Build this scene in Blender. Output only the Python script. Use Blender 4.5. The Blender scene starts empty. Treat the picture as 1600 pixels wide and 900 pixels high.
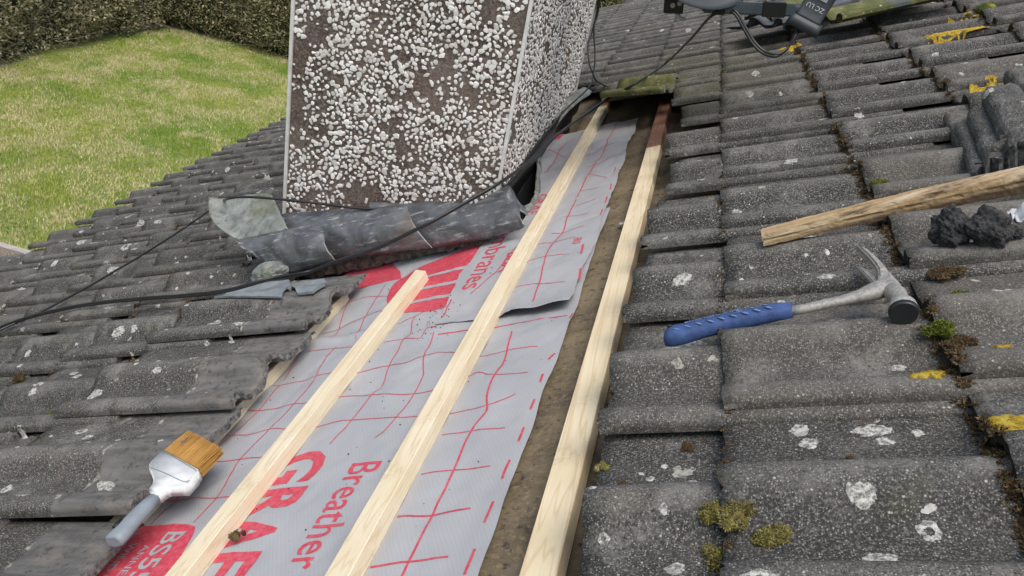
import bpy, bmesh, math, random
from mathutils import Vector, Matrix, noise
from mathutils.bvhtree import BVHTree
random.seed(7)
C = bpy.context.scene.collection
S = bpy.context.scene
# ------------------------------------------------------------------ camera, sky, sun, exposure
PITCH = 0.46933                      # slope of the roof
Z0 = 3.8                             # height of the roof frame's origin above the lawn
ROOF = Matrix.Translation((0, 0, Z0)) @ Matrix.Rotation(-PITCH, 4, 'Y')   # roof frame: x up the slope, y along the ridge, z off the roof
cam_d = bpy.data.cameras.new('camera'); cam = bpy.data.objects.new('camera', cam_d); C.objects.link(cam); S.camera = cam
cam_d.sensor_width = 36; cam_d.lens = 1241.188 / 1600 * 36; cam_d.clip_end = 400; cam_d.clip_start = 0.02
cam.matrix_world = ROOF @ Matrix([[0.93262, 0.159516, 0.323688, 0.0], [0.229821, 0.428997, -0.873581, 0.0], [-0.278211, 0.88911, 0.363431, 0.608868], [0, 0, 0, 1]])
w = bpy.data.worlds.new('World'); S.world = w; w.use_nodes = True
nt = w.node_tree; bg = nt.nodes['Background']; sky = nt.nodes.new('ShaderNodeTexSky'); sky.sky_type = 'NISHITA'; sky.sun_disc = False
SUN_EL, SUN_AZ = math.radians(70), math.radians(150)   # azimuth measured from +Y towards +X
sky.sun_elevation = SUN_EL; sky.sun_rotation = SUN_AZ; sky.air_density = 1.6; sky.dust_density = 5; sky.ozone_density = 1.0
nt.links.new(sky.outputs[0], bg.inputs[0]); bg.inputs[1].default_value = 0.15
sd = bpy.data.lights.new('sun', 'SUN'); sd.energy = 1.7; sd.angle = math.radians(40); sd.color = (1, .97, .93)
so = bpy.data.objects.new('sun', sd); C.objects.link(so)
sdir = Vector((math.sin(SUN_AZ)*math.cos(SUN_EL), math.cos(SUN_AZ)*math.cos(SUN_EL), math.sin(SUN_EL)))
so.rotation_euler = sdir.to_track_quat('Z', 'Y').to_euler(); so.location = (0, 0, 20)
S.view_settings.view_transform = 'Standard'; S.view_settings.look = 'None'; S.view_settings.gamma = 1
S.view_settings.exposure = 0.08
S.render.engine = 'CYCLES'

# ------------------------------------------------------------------ material helpers
class NB:
    def __init__(s, name, rough=.8, metallic=0, spec=.3):
        s.m = bpy.data.materials.new(name); s.m.use_nodes = True; s.t = s.m.node_tree; s.n = s.t.nodes
        s.b = s.n['Principled BSDF']; s.b.inputs['Roughness'].default_value = rough
        s.b.inputs['Metallic'].default_value = metallic; s.b.inputs['Specular IOR Level'].default_value = spec
        s.tc = s.n.new('ShaderNodeTexCoord'); s.geo = s.n.new('ShaderNodeNewGeometry')
    def L(s, a, b): s.t.links.new(a, b)
    def obj(s): return s.tc.outputs['Object']
    def pos(s): return s.geo.outputs['Position']
    def uv(s): return s.tc.outputs['UV']
    def mapping(s, vec, scale=(1, 1, 1), loc=(0, 0, 0)):
        m = s.n.new('ShaderNodeMapping'); s.L(vec, m.inputs[0]); m.inputs['Scale'].default_value = scale; m.inputs['Location'].default_value = loc; return m.outputs[0]
    def noise(s, vec, scale, detail=4, rough=.55, dist=0):
        n = s.n.new('ShaderNodeTexNoise'); s.L(vec, n.inputs['Vector']); n.inputs['Scale'].default_value = scale
        n.inputs['Detail'].default_value = detail; n.inputs['Roughness'].default_value = rough; n.inputs['Distortion'].default_value = dist; return n.outputs[0]
    def vor(s, vec, scale, out='Distance', rnd=1):
        n = s.n.new('ShaderNodeTexVoronoi'); s.L(vec, n.inputs['Vector']); n.inputs['Scale'].default_value = scale; n.inputs['Randomness'].default_value = rnd; return n.outputs[out]
    def ramp(s, fac, a, b, lo=0, hi=1):
        n = s.n.new('ShaderNodeMapRange'); s.L(fac, n.inputs[0]); n.inputs[1].default_value = a; n.inputs[2].default_value = b
        n.inputs[3].default_value = lo; n.inputs[4].default_value = hi; return n.outputs[0]
    def math(s, op, a, b=None):
        n = s.n.new('ShaderNodeMath'); n.operation = op
        for i, x in enumerate((a, b)):
            if x is None: continue
            if isinstance(x, (int, float)): n.inputs[i].default_value = x
            else: s.L(x, n.inputs[i])
        return n.outputs[0]
    def mix(s, fac, a, b, mode='MIX'):
        n = s.n.new('ShaderNodeMix'); n.data_type = 'RGBA'; n.blend_type = mode
        if isinstance(fac, (int, float)): n.inputs[0].default_value = fac
        else: s.L(fac, n.inputs[0])
        for i, x in ((6, a), (7, b)):
            if isinstance(x, tuple): n.inputs[i].default_value = (*x, 1)
            else: s.L(x, n.inputs[i])
        return n.outputs[2]
    def col(s, c):
        if isinstance(c, tuple): s.b.inputs['Base Color'].default_value = (*c, 1)
        else: s.L(c, s.b.inputs['Base Color'])
        return s
    def bump(s, h, strength=.5, dist=.002):
        n = s.n.new('ShaderNodeBump'); s.L(h, n.inputs['Height']); n.inputs['Strength'].default_value = strength; n.inputs['Distance'].default_value = dist
        s.L(n.outputs[0], s.b.inputs['Normal']); return s
    def sep(s, vec):
        n = s.n.new('ShaderNodeSeparateXYZ'); s.L(vec, n.inputs[0]); return n.outputs

def mat_tile(clean_head=False):
    s = NB('weathered_tile', .9); P = s.pos()
    info = s.n.new('ShaderNodeObjectInfo'); rnd = s.math('FRACT', s.math('ADD', info.outputs['Random'], s.geo.outputs['Random Per Island']))
    big = s.noise(P, 5, 5); mid = s.noise(P, 26, 6, .65); fine = s.noise(P, 260, 3, .7)
    c = s.mix(s.ramp(big, .35, .65), (.020, .020, .0195), (.056, .055, .052))
    c = s.mix(s.ramp(mid, .36, .66), c, (.019, .019, .018))
    ux = s.sep(s.uv())[0]; f = s.math('DIVIDE', ux, .3)
    crest = s.math('MAXIMUM', s.ramp(s.math('ABSOLUTE', s.math('SUBTRACT', f, .52)), 0, .10, 1, 0), s.ramp(s.math('ABSOLUTE', s.math('SUBTRACT', f, .07)), 0, .11, .8, 0))
    c = s.mix(s.math('MULTIPLY', crest, s.ramp(s.noise(P, 18, 5, .65), .33, .62, .15, 1)), c, (.165, .16, .15))      # rolls painted lighter: worn tops plus light from above
    c = s.mix(s.ramp(s.noise(P, 12, 5, .6, .4), .60, .76, 0, .5), c, (.13, .095, .058))     # brown algae stains
    c = s.mix(s.ramp(s.noise(P, 330, 3, .8), .48, .66, 0, .85), c, (.26, .255, .24))
    c = s.mix(s.ramp(s.noise(P, 420, 2, .8), .55, .60, 0, .9), c, (.022, .022, .024))
    grit = s.vor(P, 420); gsel = s.sep(s.vor(P, 420, 'Color'))[0]
    c = s.mix(s.math('MULTIPLY', s.ramp(grit, .2, .42, .8, 0), s.ramp(gsel, .70, .80)), c, (.46, .45, .42))
    grit2 = s.vor(P, 170); g2 = s.sep(s.vor(P, 170, 'Color'))[1]
    c = s.mix(s.math('MULTIPLY', s.ramp(grit2, .14, .30, 1, 0), s.ramp(g2, .90, .96)), c, (.50, .49, .45))
    c = s.mix(s.math('MULTIPLY', s.ramp(s.noise(P, 9, 6, .7, .3), .52, .66, 0, .9), s.ramp(s.noise(P, 160, 4, .8), .38, .56)), c, (.23, .225, .21))   # pale bloom
    # pale crusty lichen rings and spots
    Pd = s.n.new('ShaderNodeVectorMath'); Pd.operation = 'ADD'; s.L(P, Pd.inputs[0])
    nd = s.n.new('ShaderNodeTexNoise'); s.L(P, nd.inputs['Vector']); nd.inputs['Scale'].default_value = 60; nd.inputs['Detail'].default_value = 4
    sc = s.n.new('ShaderNodeVectorMath'); sc.operation = 'SCALE'; s.L(nd.outputs[1], sc.inputs[0]); sc.inputs['Scale'].default_value = .028; s.L(sc.outputs[0], Pd.inputs[1])
    q = Pd.outputs[0]
    d1 = s.vor(q, 8.5); sel = s.sep(s.vor(q, 8.5, 'Color'))
    rad = s.ramp(sel[0], .45, 1, 0.0, .17)
    spot = s.math('LESS_THAN', d1, rad)
    d2 = s.vor(q, 30); sel2 = s.sep(s.vor(q, 30, 'Color')); spot2 = s.math('LESS_THAN', d2, s.ramp(sel2[1], .72, 1, 0, .22))
    sp = s.math('MAXIMUM', spot, spot2)
    c = s.mix(s.math('MULTIPLY', sp, s.ramp(s.noise(P, 150, 3), .3, .55)), c, s.mix(sel2[2], (.36, .36, .31), (.62, .62, .58)))
    # moss tint where the roof stays damp (upper courses by the hole)
    tcg = s.n.new('ShaderNodeVectorMath'); tcg.operation = 'DISTANCE'; s.L(s.mapping(P, (1.6, .9, .5)), tcg.inputs[0]); 
    pc = ROOF @ Vector((-.28, 3.0, .05)); tcg.inputs[1].default_value = (pc.x*1.6, pc.y*.9, pc.z*.5)
    damp = s.math('MULTIPLY', s.ramp(tcg.outputs['Value'], .1, .75, 1, 0), s.ramp(s.noise(P, 14, 4), .36, .58))
    c = s.mix(s.math('MULTIPLY', damp, .6), c, s.mix(mid, (.06, .068, .022), (.12, .12, .05)))
    c = s.mix(s.ramp(s.noise(P, 7, 5, .6), .62, .74, 0, .35), c, (.11, .12, .05))
    # the part of a tile that lay under the next course is clean
    t = s.sep(s.uv())[1]
    tt = s.math('ADD', t, s.ramp(s.noise(P, 35, 3), .2, .8, -.012, .012))
    clean = s.ramp(tt, .262, .270)
    cc = s.mix(s.ramp(s.noise(s.mapping(P, (1, 5, 1)), 14, 5), .35, .65), (.088, .090, .092), (.165, .163, .158))
    cc = s.mix(s.ramp(s.noise(P, 22, 6, .7), .52, .66, 0, .6), cc, (.24, .20, .17))
    cc = s.mix(s.ramp(s.noise(P, 60, 6, .75), .54, .62, 0, .8), cc, (.045, .042, .04))
    if clean_head: c = s.mix(clean, c, cc)
    line = s.math('MULTIPLY', s.ramp(s.math('ABSOLUTE', s.math('SUBTRACT', tt, .263)), .001, .006, 1, 0), s.ramp(s.noise(P, 55, 4), .5, .62))
    if clean_head: c = s.mix(line, c, (.45, .43, .38))
    c = s.mix(s.ramp(rnd, 0, 1, 0, .38), c, s.mix(s.math('FRACT', s.math('MULTIPLY', rnd, 7.3)), (.03, .029, .028), (.17, .155, .13)))
    s.col(c)
    h = s.math('ADD', s.math('MULTIPLY', fine, .5), s.math('MULTIPLY', s.noise(P, 90, 5, .7), 1.2))
    s.bump(s.math('ADD', h, s.math('MULTIPLY', sp, .35)), .75, .0022); return s.m

def mat_broken(name, a, b):
    s = NB(name, .95); P = s.pos(); n = s.noise(P, 60, 6, .75); s.col(s.mix(s.ramp(n, .4, .6), a, b)); s.bump(s.noise(P, 110, 6, .8), 1, .006); return s.m

def mat_wood(name, a, b, line, dirty=0.0, along='y'):
    s = NB(name, .65); O = s.obj()
    if along == 'x': O = s.mapping(O, (.16, 1, 1)); O = s.mapping(O, (1, 6, 1))
    g = s.noise(s.mapping(O, (26, 1.3, 26)), 1.0, 3, .5, .6)
    wv = s.math('ABSOLUTE', s.math('SUBTRACT', s.math('FRACT', s.math('MULTIPLY', g, 11)), .5))
    c = s.mix(s.ramp(s.noise(O, 9, 3), .3, .7), a, b)
    c = s.mix(s.math('MULTIPLY', s.ramp(wv, .30, .5), .6), c, line)
    c = s.mix(s.ramp(s.noise(s.mapping(O, (160, 4, 160)), 1, 3), .5, .72, 0, .35), c, line)
    k = s.vor(s.mapping(O, (8, 2.6, 8)), 1.0); ks = s.sep(s.vor(s.mapping(O, (8, 2.6, 8)), 1.0, 'Color'))[0]
    c = s.mix(s.math('MULTIPLY', s.ramp(k, .03, .10, .7, 0), s.ramp(ks, .62, .64)), c, (line[0]*.62, line[1]*.5, line[2]*.42))
    if dirty: c = s.mix(s.ramp(s.noise(O, 40, 5, .7), .5, .66, 0, dirty), c, (.09, .065, .045))
    c = s.mix(s.math('MULTIPLY', s.ramp(s.noise(O, 14, 6, .75), .56, .70, 0, .35), s.ramp(s.noise(O, 160, 3), .4, .6)), c, (.28, .22, .15))
    s.col(c); s.bump(s.noise(s.mapping(O, (300, 10, 300)), 1, 3), .5, .001); return s.m

def mat_plank():
    s = NB('rotten_wood', .9); O = s.mapping(s.obj(), (1, 1, 1)); rot = s.n.new('ShaderNodeMapping'); s.L(s.obj(), rot.inputs[0]); rot.inputs['Rotation'].default_value = (0, 0, -.28)
    X = rot.outputs[0]; g = s.noise(s.mapping(X, (5, 110, 110)), 1, 5, .65)
    c = s.mix(s.ramp(g, .35, .65), (.46, .34, .19), (.29, .195, .105)); c = s.mix(s.ramp(s.noise(s.mapping(X, (3, 30, 30)), 1, 5, .7), .5, .62), c, (.56, .48, .35))
    c = s.mix(s.ramp(s.noise(s.mapping(X, (10, 26, 40)), 1, 6, .75), .52, .66, 0, .9), c, (.075, .05, .033))
    z = s.sep(s.obj())[2]; x = s.sep(s.obj())[0]
    wet_shade = s.math('MULTIPLY', s.ramp(s.math('ADD', z, s.ramp(s.noise(X, 22, 4), .2, .8, -.006, .006)), -.022, -.012, 1, 0), s.ramp(x, .05, .15))  # stained lower part, also darkened to paint the shadow under the plank
    c = s.mix(s.math('MULTIPLY', wet_shade, .85), c, (.05, .034, .024)); s.col(c); s.bump(s.math('ADD', g, s.noise(X, 90, 4)), .9, .003); return s.m
def mat_membrane():
    s = NB('membrane', .55, 0, .4); P = s.obj()
    c = s.mix(s.ramp(s.noise(P, 6, 4), .3, .7), (.34, .352, .378), (.41, .418, .435))
    c = s.mix(s.ramp(s.noise(P, 90, 5, .75), .62, .72, 0, .35), c, (.22, .2, .18))
    d = s.vor(P, 34); ds = s.sep(s.vor(P, 34, 'Color'))[0]
    c = s.mix(s.math('MULTIPLY', s.ramp(d, .03, .05, 1, 0), s.ramp(ds, .6, .62)), c, (.05, .045, .04))
    w1 = s.n.new('ShaderNodeTexWave'); s.L(s.mapping(P, (1, .55, 1)), w1.inputs[0]); w1.inputs['Scale'].default_value = 95; w1.bands_direction = 'DIAGONAL'; w1.inputs['Distortion'].default_value = 1.5
    c = s.mix(s.ramp(w1.outputs[1], .3, .9, 0, .13), c, (.28, .28, .3)); s.col(c)
    s.bump(s.math('ADD', s.math('MULTIPLY', w1.outputs[1], .06), s.noise(P, 12, 4)), .35, .004); return s.m
def mat_print():
    s = NB('red_print', .5); P = s.obj(); c = s.mix(s.ramp(s.noise(P, 120, 4), .4, .7), (.53, .05, .085), (.60, .12, .15)); s.col(c); return s.m
def mat_plain(name, c, rough=.5, metallic=0, var=.25, scale=30, bumps=.2, spec=.4, bd=.001):
    s = NB(name, rough, metallic, spec); P = s.obj(); d = tuple(x*(1-var) for x in c)
    s.col(s.mix(s.ramp(s.noise(P, scale, 5, .65), .35, .65), c, d)); s.bump(s.noise(P, scale*4, 4, .6), bumps, bd); return s.m
def mat_felt():
    s = NB('old_felt', .9); P = s.obj()
    c = s.mix(s.ramp(s.noise(P, 9, 6, .65), .38, .62), (.11, .088, .06), (.21, .168, .105))
    c = s.mix(s.ramp(s.noise(P, 130, 4, .75), .5, .68), c, (.26, .205, .125)); c = s.mix(s.ramp(s.noise(P, 60, 5, .75), .55, .66), c, (.04, .035, .03))
    c = s.mix(s.ramp(s.noise(s.mapping(P, (1, .5, 1)), 7, 4), .58, .7, 0, .6), c, (.22, .215, .19)); s.col(c); s.bump(s.noise(P, 160, 5, .8), .5, .002); return s.m
def mat_lead():
    s = NB('lead_sheet', .5, .35, .45); P = s.obj()
    c = s.mix(s.ramp(s.noise(P, 9, 6, .6, .8), .36, .64), (.075, .080, .088), (.19, .20, .212))
    c = s.mix(s.ramp(s.noise(s.mapping(P, (.5, 1, 3)), 30, 7, .75, .3), .54, .64, 0, .8), c, (.42, .43, .43)); c = s.mix(s.ramp(s.noise(P, 130, 4, .8), .62, .68, 0, .6), c, (.04, .04, .045))
    c = s.mix(s.ramp(s.noise(P, 9, 5), .54, .66, 0, .7), c, (.15, .115, .10)); s.col(c)
    s.L(s.ramp(s.noise(P, 30, 4), .3, .7, .30, .62), s.b.inputs['Roughness']); s.bump(s.noise(P, 45, 6, .7), .45, .003); return s.m
def mat_lead_green():
    s = NB('weathered_lead', .62, .15, .4); P = s.obj()
    c = s.mix(s.ramp(s.noise(P, 14, 6, .65, .6), .36, .64), (.15, .17, .16), (.33, .35, .33))
    c = s.mix(s.ramp(s.noise(P, 10, 4), .52, .68, 0, .7), c, (.13, .14, .07)); c = s.mix(s.ramp(s.noise(s.mapping(P, (3, 3, 1)), 18, 6, .7), .5, .66, 0, .7), c, (.09, .085, .075)); s.col(c); s.bump(s.noise(P, 40, 5, .6), .5, .003); return s.m
def mat_island(name, cols, rough=.85, spec=.3, bumps=0):
    s = NB(name, rough, 0, spec); r = s.geo.outputs['Random Per Island']; n = s.n.new('ShaderNodeValToRGB'); s.L(r, n.inputs[0])
    e = n.color_ramp.elements; e[0].color = (*cols[0], 1); e[1].color = (*cols[-1], 1)
    for i, c in enumerate(cols[1:-1]): x = e.new((i+1)/(len(cols)-1)); x.color = (*c, 1)
    s.col(n.outputs[0])
    if bumps: s.bump(s.noise(s.obj(), 300, 3), bumps, .001)
    return s.m
def mat_render():
    s = NB('brown_render', .95); P = s.obj()
    c = s.mix(s.ramp(s.noise(P, 7, 5), .36, .62), (.115, .088, .072), (.22, .175, .148)); c = s.mix(s.ramp(s.noise(P, 6, 5, .6), .54, .66, 0, .55), c, (.14, .075, .06))
    c = s.mix(s.ramp(s.noise(P, 150, 5, .85), .5, .62), c, (.36, .32, .29)); c = s.mix(s.ramp(s.noise(P, 120, 4, .8), .55, .7), c, (.03, .026, .024)); s.col(c)
    s.bump(s.noise(P, 150, 6, .8), 1, .006); return s.m
def mat_ylichen():
    s = NB('yellow_lichen', .95); P = s.obj(); n = s.noise(P, 210, 5, .85); c = s.mix(s.ramp(n, .40, .52), (.12, .10, .05), (.66, .43, .03)); c = s.mix(s.ramp(s.noise(P, 90, 4), .5, .65), c, (.78, .60, .10)); s.col(c); s.bump(n, 1, .006); return s.m
def mat_lichen():
    s = NB('white_lichen', .95); P = s.obj(); n = s.noise(P, 170, 5, .8); c = s.mix(s.ramp(n, .42, .60), (.13, .13, .12), (.60, .60, .56)); s.col(c); s.bump(n, .8, .002); return s.m
def mat_lawn():
    s = NB('lawn', .95); P = s.pos()
    c = s.mix(s.ramp(s.noise(P, .55, 5, .6), .38, .62), (.22, .31, .06), (.42, .42, .17)); c = s.mix(s.ramp(s.noise(P, 2.6, 6, .7), .40, .62), c, (.30, .38, .085))
    c = s.mix(s.ramp(s.noise(P, 5, 6, .75), .52, .66), c, (.60, .55, .33)); c = s.mix(s.ramp(s.noise(P, 22, 5, .8), .52, .70, 0, .5), c, (.10, .13, .035)); s.col(c); s.bump(s.noise(P, 30, 5, .8), 1, .05); return s.m
def mat_blade():
    s = NB('grass_blade', .8); P = s.pos(); r = s.geo.outputs['Random Per Island']
    g = s.mix(s.ramp(s.noise(P, .8, 4), .38, .62), (.22, .37, .05), (.45, .50, .11))
    dry = s.math('ADD', s.ramp(s.noise(P, 1.3, 6, .7), .40, .60, -.15, .55), s.math('MULTIPLY', r, .55))
    c = s.mix(s.ramp(dry, .41, .62), g, (.70, .63, .38)); s.col(c); return s.m

M = {
 'tile': mat_tile(), 'tile_head': mat_tile(True), 'tail_edge': mat_broken('damp_shaded_edge', (.018, .017, .014), (.07, .062, .048)), 'tile_edge': mat_broken('broken_concrete', (.045, .045, .05), (.26, .25, .24)),  # tail_edge: edge shadow painted in as dark colour, together with damp moss
 'wood': mat_wood('new_pine', (.78, .70, .53), (.73, .63, .44), (.60, .46, .28)), 'wood2': mat_wood('new_pine_wide', (.78, .69, .50), (.72, .61, .41), (.58, .43, .25)),
 'red_wood': mat_wood('old_red_wood', (.30, .155, .10), (.24, .12, .075), (.13, .065, .045), .5),
 'plank': mat_plank(),
 'membrane': mat_membrane(), 'print': mat_print(), 'felt': mat_felt(), 'lead': mat_lead(), 'lead_green': mat_lead_green(), 'lead_edge': mat_plain('lead_rim_highlight', (.42, .44, .45), .5, .2, .3, 60),  # lead_edge: pale colour paints a rim highlight along the sheet edges
 'slate': mat_plain('blue_slate', (.25, .285, .31), .6, 0, .4, 25, .4), 'render': mat_render(),
 'pebble': mat_island('white_pebble', [(.86, .86, .84), (.78, .77, .74), (.90, .90, .89), (.60, .57, .53), (.84, .83, .80)], .6),
 'bead': mat_plain('white_bead', (.78, .78, .76), .5, 0, .2, 40), 'mortar': mat_broken('grey_mortar', (.10, .095, .08), (.27, .25, .21)),
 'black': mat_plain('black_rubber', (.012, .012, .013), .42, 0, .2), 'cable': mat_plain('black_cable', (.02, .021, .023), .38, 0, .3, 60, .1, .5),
 'darkmetal': mat_plain('slate_grey_metal', (.075, .10, .115), .4, .2, .3, 20, .15, .5), 'plastic': mat_plain('dark_plastic', (.045, .056, .065), .45, 0, .2, 15, .15), 'steel': mat_plain('worn_steel', (.56, .54, .50), .5, .55, .45, 220, .7, .5, .002),
 'darksteel': mat_plain('dark_face_steel', (.05, .055, .06), .4, .6, .2), 'bluegrip': mat_plain('blue_rubber', (.055, .105, .27), .68, 0, .35, 70, .6, .3, .0015), 'palegrip': mat_plain('pale_scuff', (.17, .25, .46), .6, 0, .2),
 'white': mat_plain('white_plastic', (.66, .68, .69), .7, 0, .12, 60, .3, .2), 'greyplastic': mat_plain('grey_plastic', (.26, .30, .34), .5, 0, .15, 60, .3), 'bristle': mat_island('amber_bristle', [(.30, .14, .03), (.48, .25, .06), (.60, .34, .10), (.40, .19, .04)], .5),
 'lump': mat_broken('dark_mortar', (.035, .036, .038), (.085, .085, .088)), 'moss': mat_island('moss', [(.05, .035, .015), (.12, .10, .03), (.22, .19, .06), (.16, .16, .035), (.36, .32, .16)], .95),
 'brownmoss': mat_island('brown_moss', [(.035, .022, .014), (.09, .06, .03), (.15, .11, .05), (.07, .035, .02)], .95),
 'greenmoss': mat_island('green_moss', [(.04, .055, .01), (.10, .13, .015), (.22, .24, .04)], .95),
 'wlichen': mat_lichen(), 'ylichen': mat_ylichen(),
 'lawn': mat_lawn(), 'blade': mat_blade(),
 'leaf': mat_island('hedge_leaf', [(.13, .125, .06), (.28, .27, .14), (.42, .39, .24), (.62, .56, .40)], .7), 'leaf2': mat_island('dark_hedge_leaf', [(.085, .09, .04), (.19, .19, .085), (.30, .28, .15), (.50, .44, .28)], .7),
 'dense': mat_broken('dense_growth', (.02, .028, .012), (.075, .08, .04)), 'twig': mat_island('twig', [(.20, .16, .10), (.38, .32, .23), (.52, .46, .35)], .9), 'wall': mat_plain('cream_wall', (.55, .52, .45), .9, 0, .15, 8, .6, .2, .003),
 'gravel': mat_broken('gravel', (.10, .08, .06), (.32, .27, .22)), 'concrete': mat_plain('pale_concrete', (.42, .41, .37), .9, 0, .3, 12, .5), 'soil': mat_plain('soil', (.05, .04, .025), .95, 0, .4, 8, 1),
 'film': mat_plain('white_film', (.55, .58, .62), .3, 0, .3, 20, .3), 'yellowleaf': mat_plain('dry_stalk', (.30, .27, .15), .9),
 'greentile': None,
}
def mat_greentile():
    s = NB('mossy_clean_tile', .75); P = s.pos()
    c = s.mix(s.ramp(s.noise(P, 16, 5, .6), .4, .62), (.075, .088, .026), (.165, .165, .065)); c = s.mix(s.ramp(s.noise(P, 9, 4), .56, .66), c, (.085, .095, .10))
    c = s.mix(s.ramp(s.noise(P, 60, 5), .6, .7), c, (.35, .35, .28)); s.col(c); s.bump(s.noise(P, 90, 4), .4, .002); return s.m
M['greentile'] = mat_greentile()
def mat_clean():
    s = NB('clean_slate_tile', .6); P = s.pos()
    c = s.mix(s.ramp(s.noise(P, 12, 5, .6), .4, .62), (.055, .065, .08), (.13, .14, .15)); s.col(c); s.bump(s.noise(P, 90, 4), .4, .002); return s.m
M['cleantile'] = mat_clean()
del M['soil']

# ------------------------------------------------------------------ object helpers
def tag(o, label, cat, group=None, kind=None):
    if label: o['label'] = label
    if cat: o['category'] = cat
    if group: o['group'] = group
    if kind: o['kind'] = kind
    return o
def mk(name, bm, mats, parent=None, loc=(0, 0, 0), frame=None, smooth=False):
    """links a bmesh (given in the frame's coordinates) as ONE object; its vertices are moved so that loc is the origin"""
    L = Vector(loc) if parent is None else Vector(parent.get('_l', (0, 0, 0)))
    bmesh.ops.translate(bm, verts=bm.verts, vec=-L)
    me = bpy.data.meshes.new(name); bm.to_mesh(me); bm.free()
    for m in (mats if isinstance(mats, (list, tuple)) else [mats]): me.materials.append(m)
    if smooth: me.polygons.foreach_set('use_smooth', [True]*len(me.polygons))
    o = bpy.data.objects.new(name, me); C.objects.link(o)
    if parent is None: o.matrix_world = (frame or Matrix()) @ Matrix.Translation(L)
    else: o.parent = parent; o['_l'] = tuple(L)
    return o
def thing(name, label, cat, loc, frame=None, group=None):
    o = bpy.data.objects.new(name, None); C.objects.link(o); o.matrix_world = (frame or Matrix()) @ Matrix.Translation(Vector(loc)); o.empty_display_size = .1
    o['_l'] = tuple(loc); return tag(o, label, cat, group)
def box(bm, a, b, mi=0):
    vs = [bm.verts.new((x, y, z)) for x in (a[0], b[0]) for y in (a[1], b[1]) for z in (a[2], b[2])]
    for q in ((0, 1, 3, 2), (4, 6, 7, 5), (0, 4, 5, 1), (2, 3, 7, 6), (0, 2, 6, 4), (1, 5, 7, 3)):
        f = bm.faces.new([vs[i] for i in q]); f.material_index = mi
    return vs
def rbox(a, b, bev=.002, seg=2):
    bm = bmesh.new(); box(bm, a, b); bmesh.ops.recalc_face_normals(bm, faces=bm.faces); bmesh.ops.bevel(bm, geom=bm.edges[:], offset=bev, segments=seg, affect='EDGES'); return bm
def spline(pts, n=8):
    P = [Vector(p) for p in pts]; out = []
    for i in range(len(P)-1):
        a, b, c, d = P[max(i-1, 0)], P[i], P[i+1], P[min(i+2, len(P)-1)]
        for k in range(n):
            t = k/n; out.append(.5*((2*b)+(c-a)*t+(2*a-5*b+4*c-d)*t*t+(3*b-a-3*c+d)*t**3))
    out.append(P[-1]); return out
def tube(bm, pts, r, n=8, cap=True):
    rs = r if isinstance(r, (list, tuple)) else [r]*len(pts); rings = []; up = Vector((.13, .21, 1)).normalized()
    for i, p in enumerate(pts):
        t = (pts[min(i+1, len(pts)-1)]-pts[max(i-1, 0)]).normalized(); a = t.cross(up); a = a.normalized() if a.length > 1e-4 else Vector((1, 0, 0)); b = a.cross(t)
        rings.append([bm.verts.new(p+(a*math.cos(2*math.pi*k/n)+b*math.sin(2*math.pi*k/n))*rs[i]) for k in range(n)])
    for i in range(len(rings)-1):
        for k in range(n): bm.faces.new((rings[i][k], rings[i][(k+1) % n], rings[i+1][(k+1) % n], rings[i+1][k])).smooth = True
    if cap: bm.faces.new(rings[0][::-1]); bm.faces.new(rings[-1])
def loft(bm, pts, ha, hb, n=20, e=2.6, up=Vector((0, 0, 1)), mi=0):
    """superellipse sections along a path: ha in the plane, hb along up"""
    rings = []
    for i, p in enumerate(pts):
        t = (pts[min(i+1, len(pts)-1)]-pts[max(i-1, 0)]).normalized(); a = t.cross(up).normalized(); b = a.cross(t)
        ring = []
        for k in range(n):
            an = 2*math.pi*k/n; cx, sx = math.cos(an), math.sin(an)
            ring.append(bm.verts.new(p+a*ha[i]*math.copysign(abs(cx)**(2/e), cx)+b*hb[i]*math.copysign(abs(sx)**(2/e), sx)))
        rings.append(ring)
    for i in range(len(rings)-1):
        for k in range(n):
            f = bm.faces.new((rings[i][k], rings[i][(k+1) % n], rings[i+1][(k+1) % n], rings[i+1][k])); f.smooth = True; f.material_index = mi
    for r in (rings[0][::-1], rings[-1]): f = bm.faces.new(r); f.material_index = mi
def prism(bm, pts, zt, zb, bev=0):
    """outline points (each with its own z offset) extruded down"""
    top = [bm.verts.new((p[0], p[1], p[2]+zt)) for p in pts]; bot = [bm.verts.new((p[0], p[1], p[2]+zb)) for p in pts]; n = len(pts)
    f1 = bm.faces.new(top); bm.faces.new(bot[::-1])
    for i in range(n): bm.faces.new((top[i], bot[i], bot[(i+1) % n], top[(i+1) % n]))
    bmesh.ops.recalc_face_normals(bm, faces=bm.faces)
    if bev: bmesh.ops.bevel(bm, geom=bm.edges[:], offset=bev, segments=3, affect='EDGES', clamp_overlap=True)
def fn(x, y, z=0, s=1.0): return noise.noise(Vector((x*s, y*s, z*s)))
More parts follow.
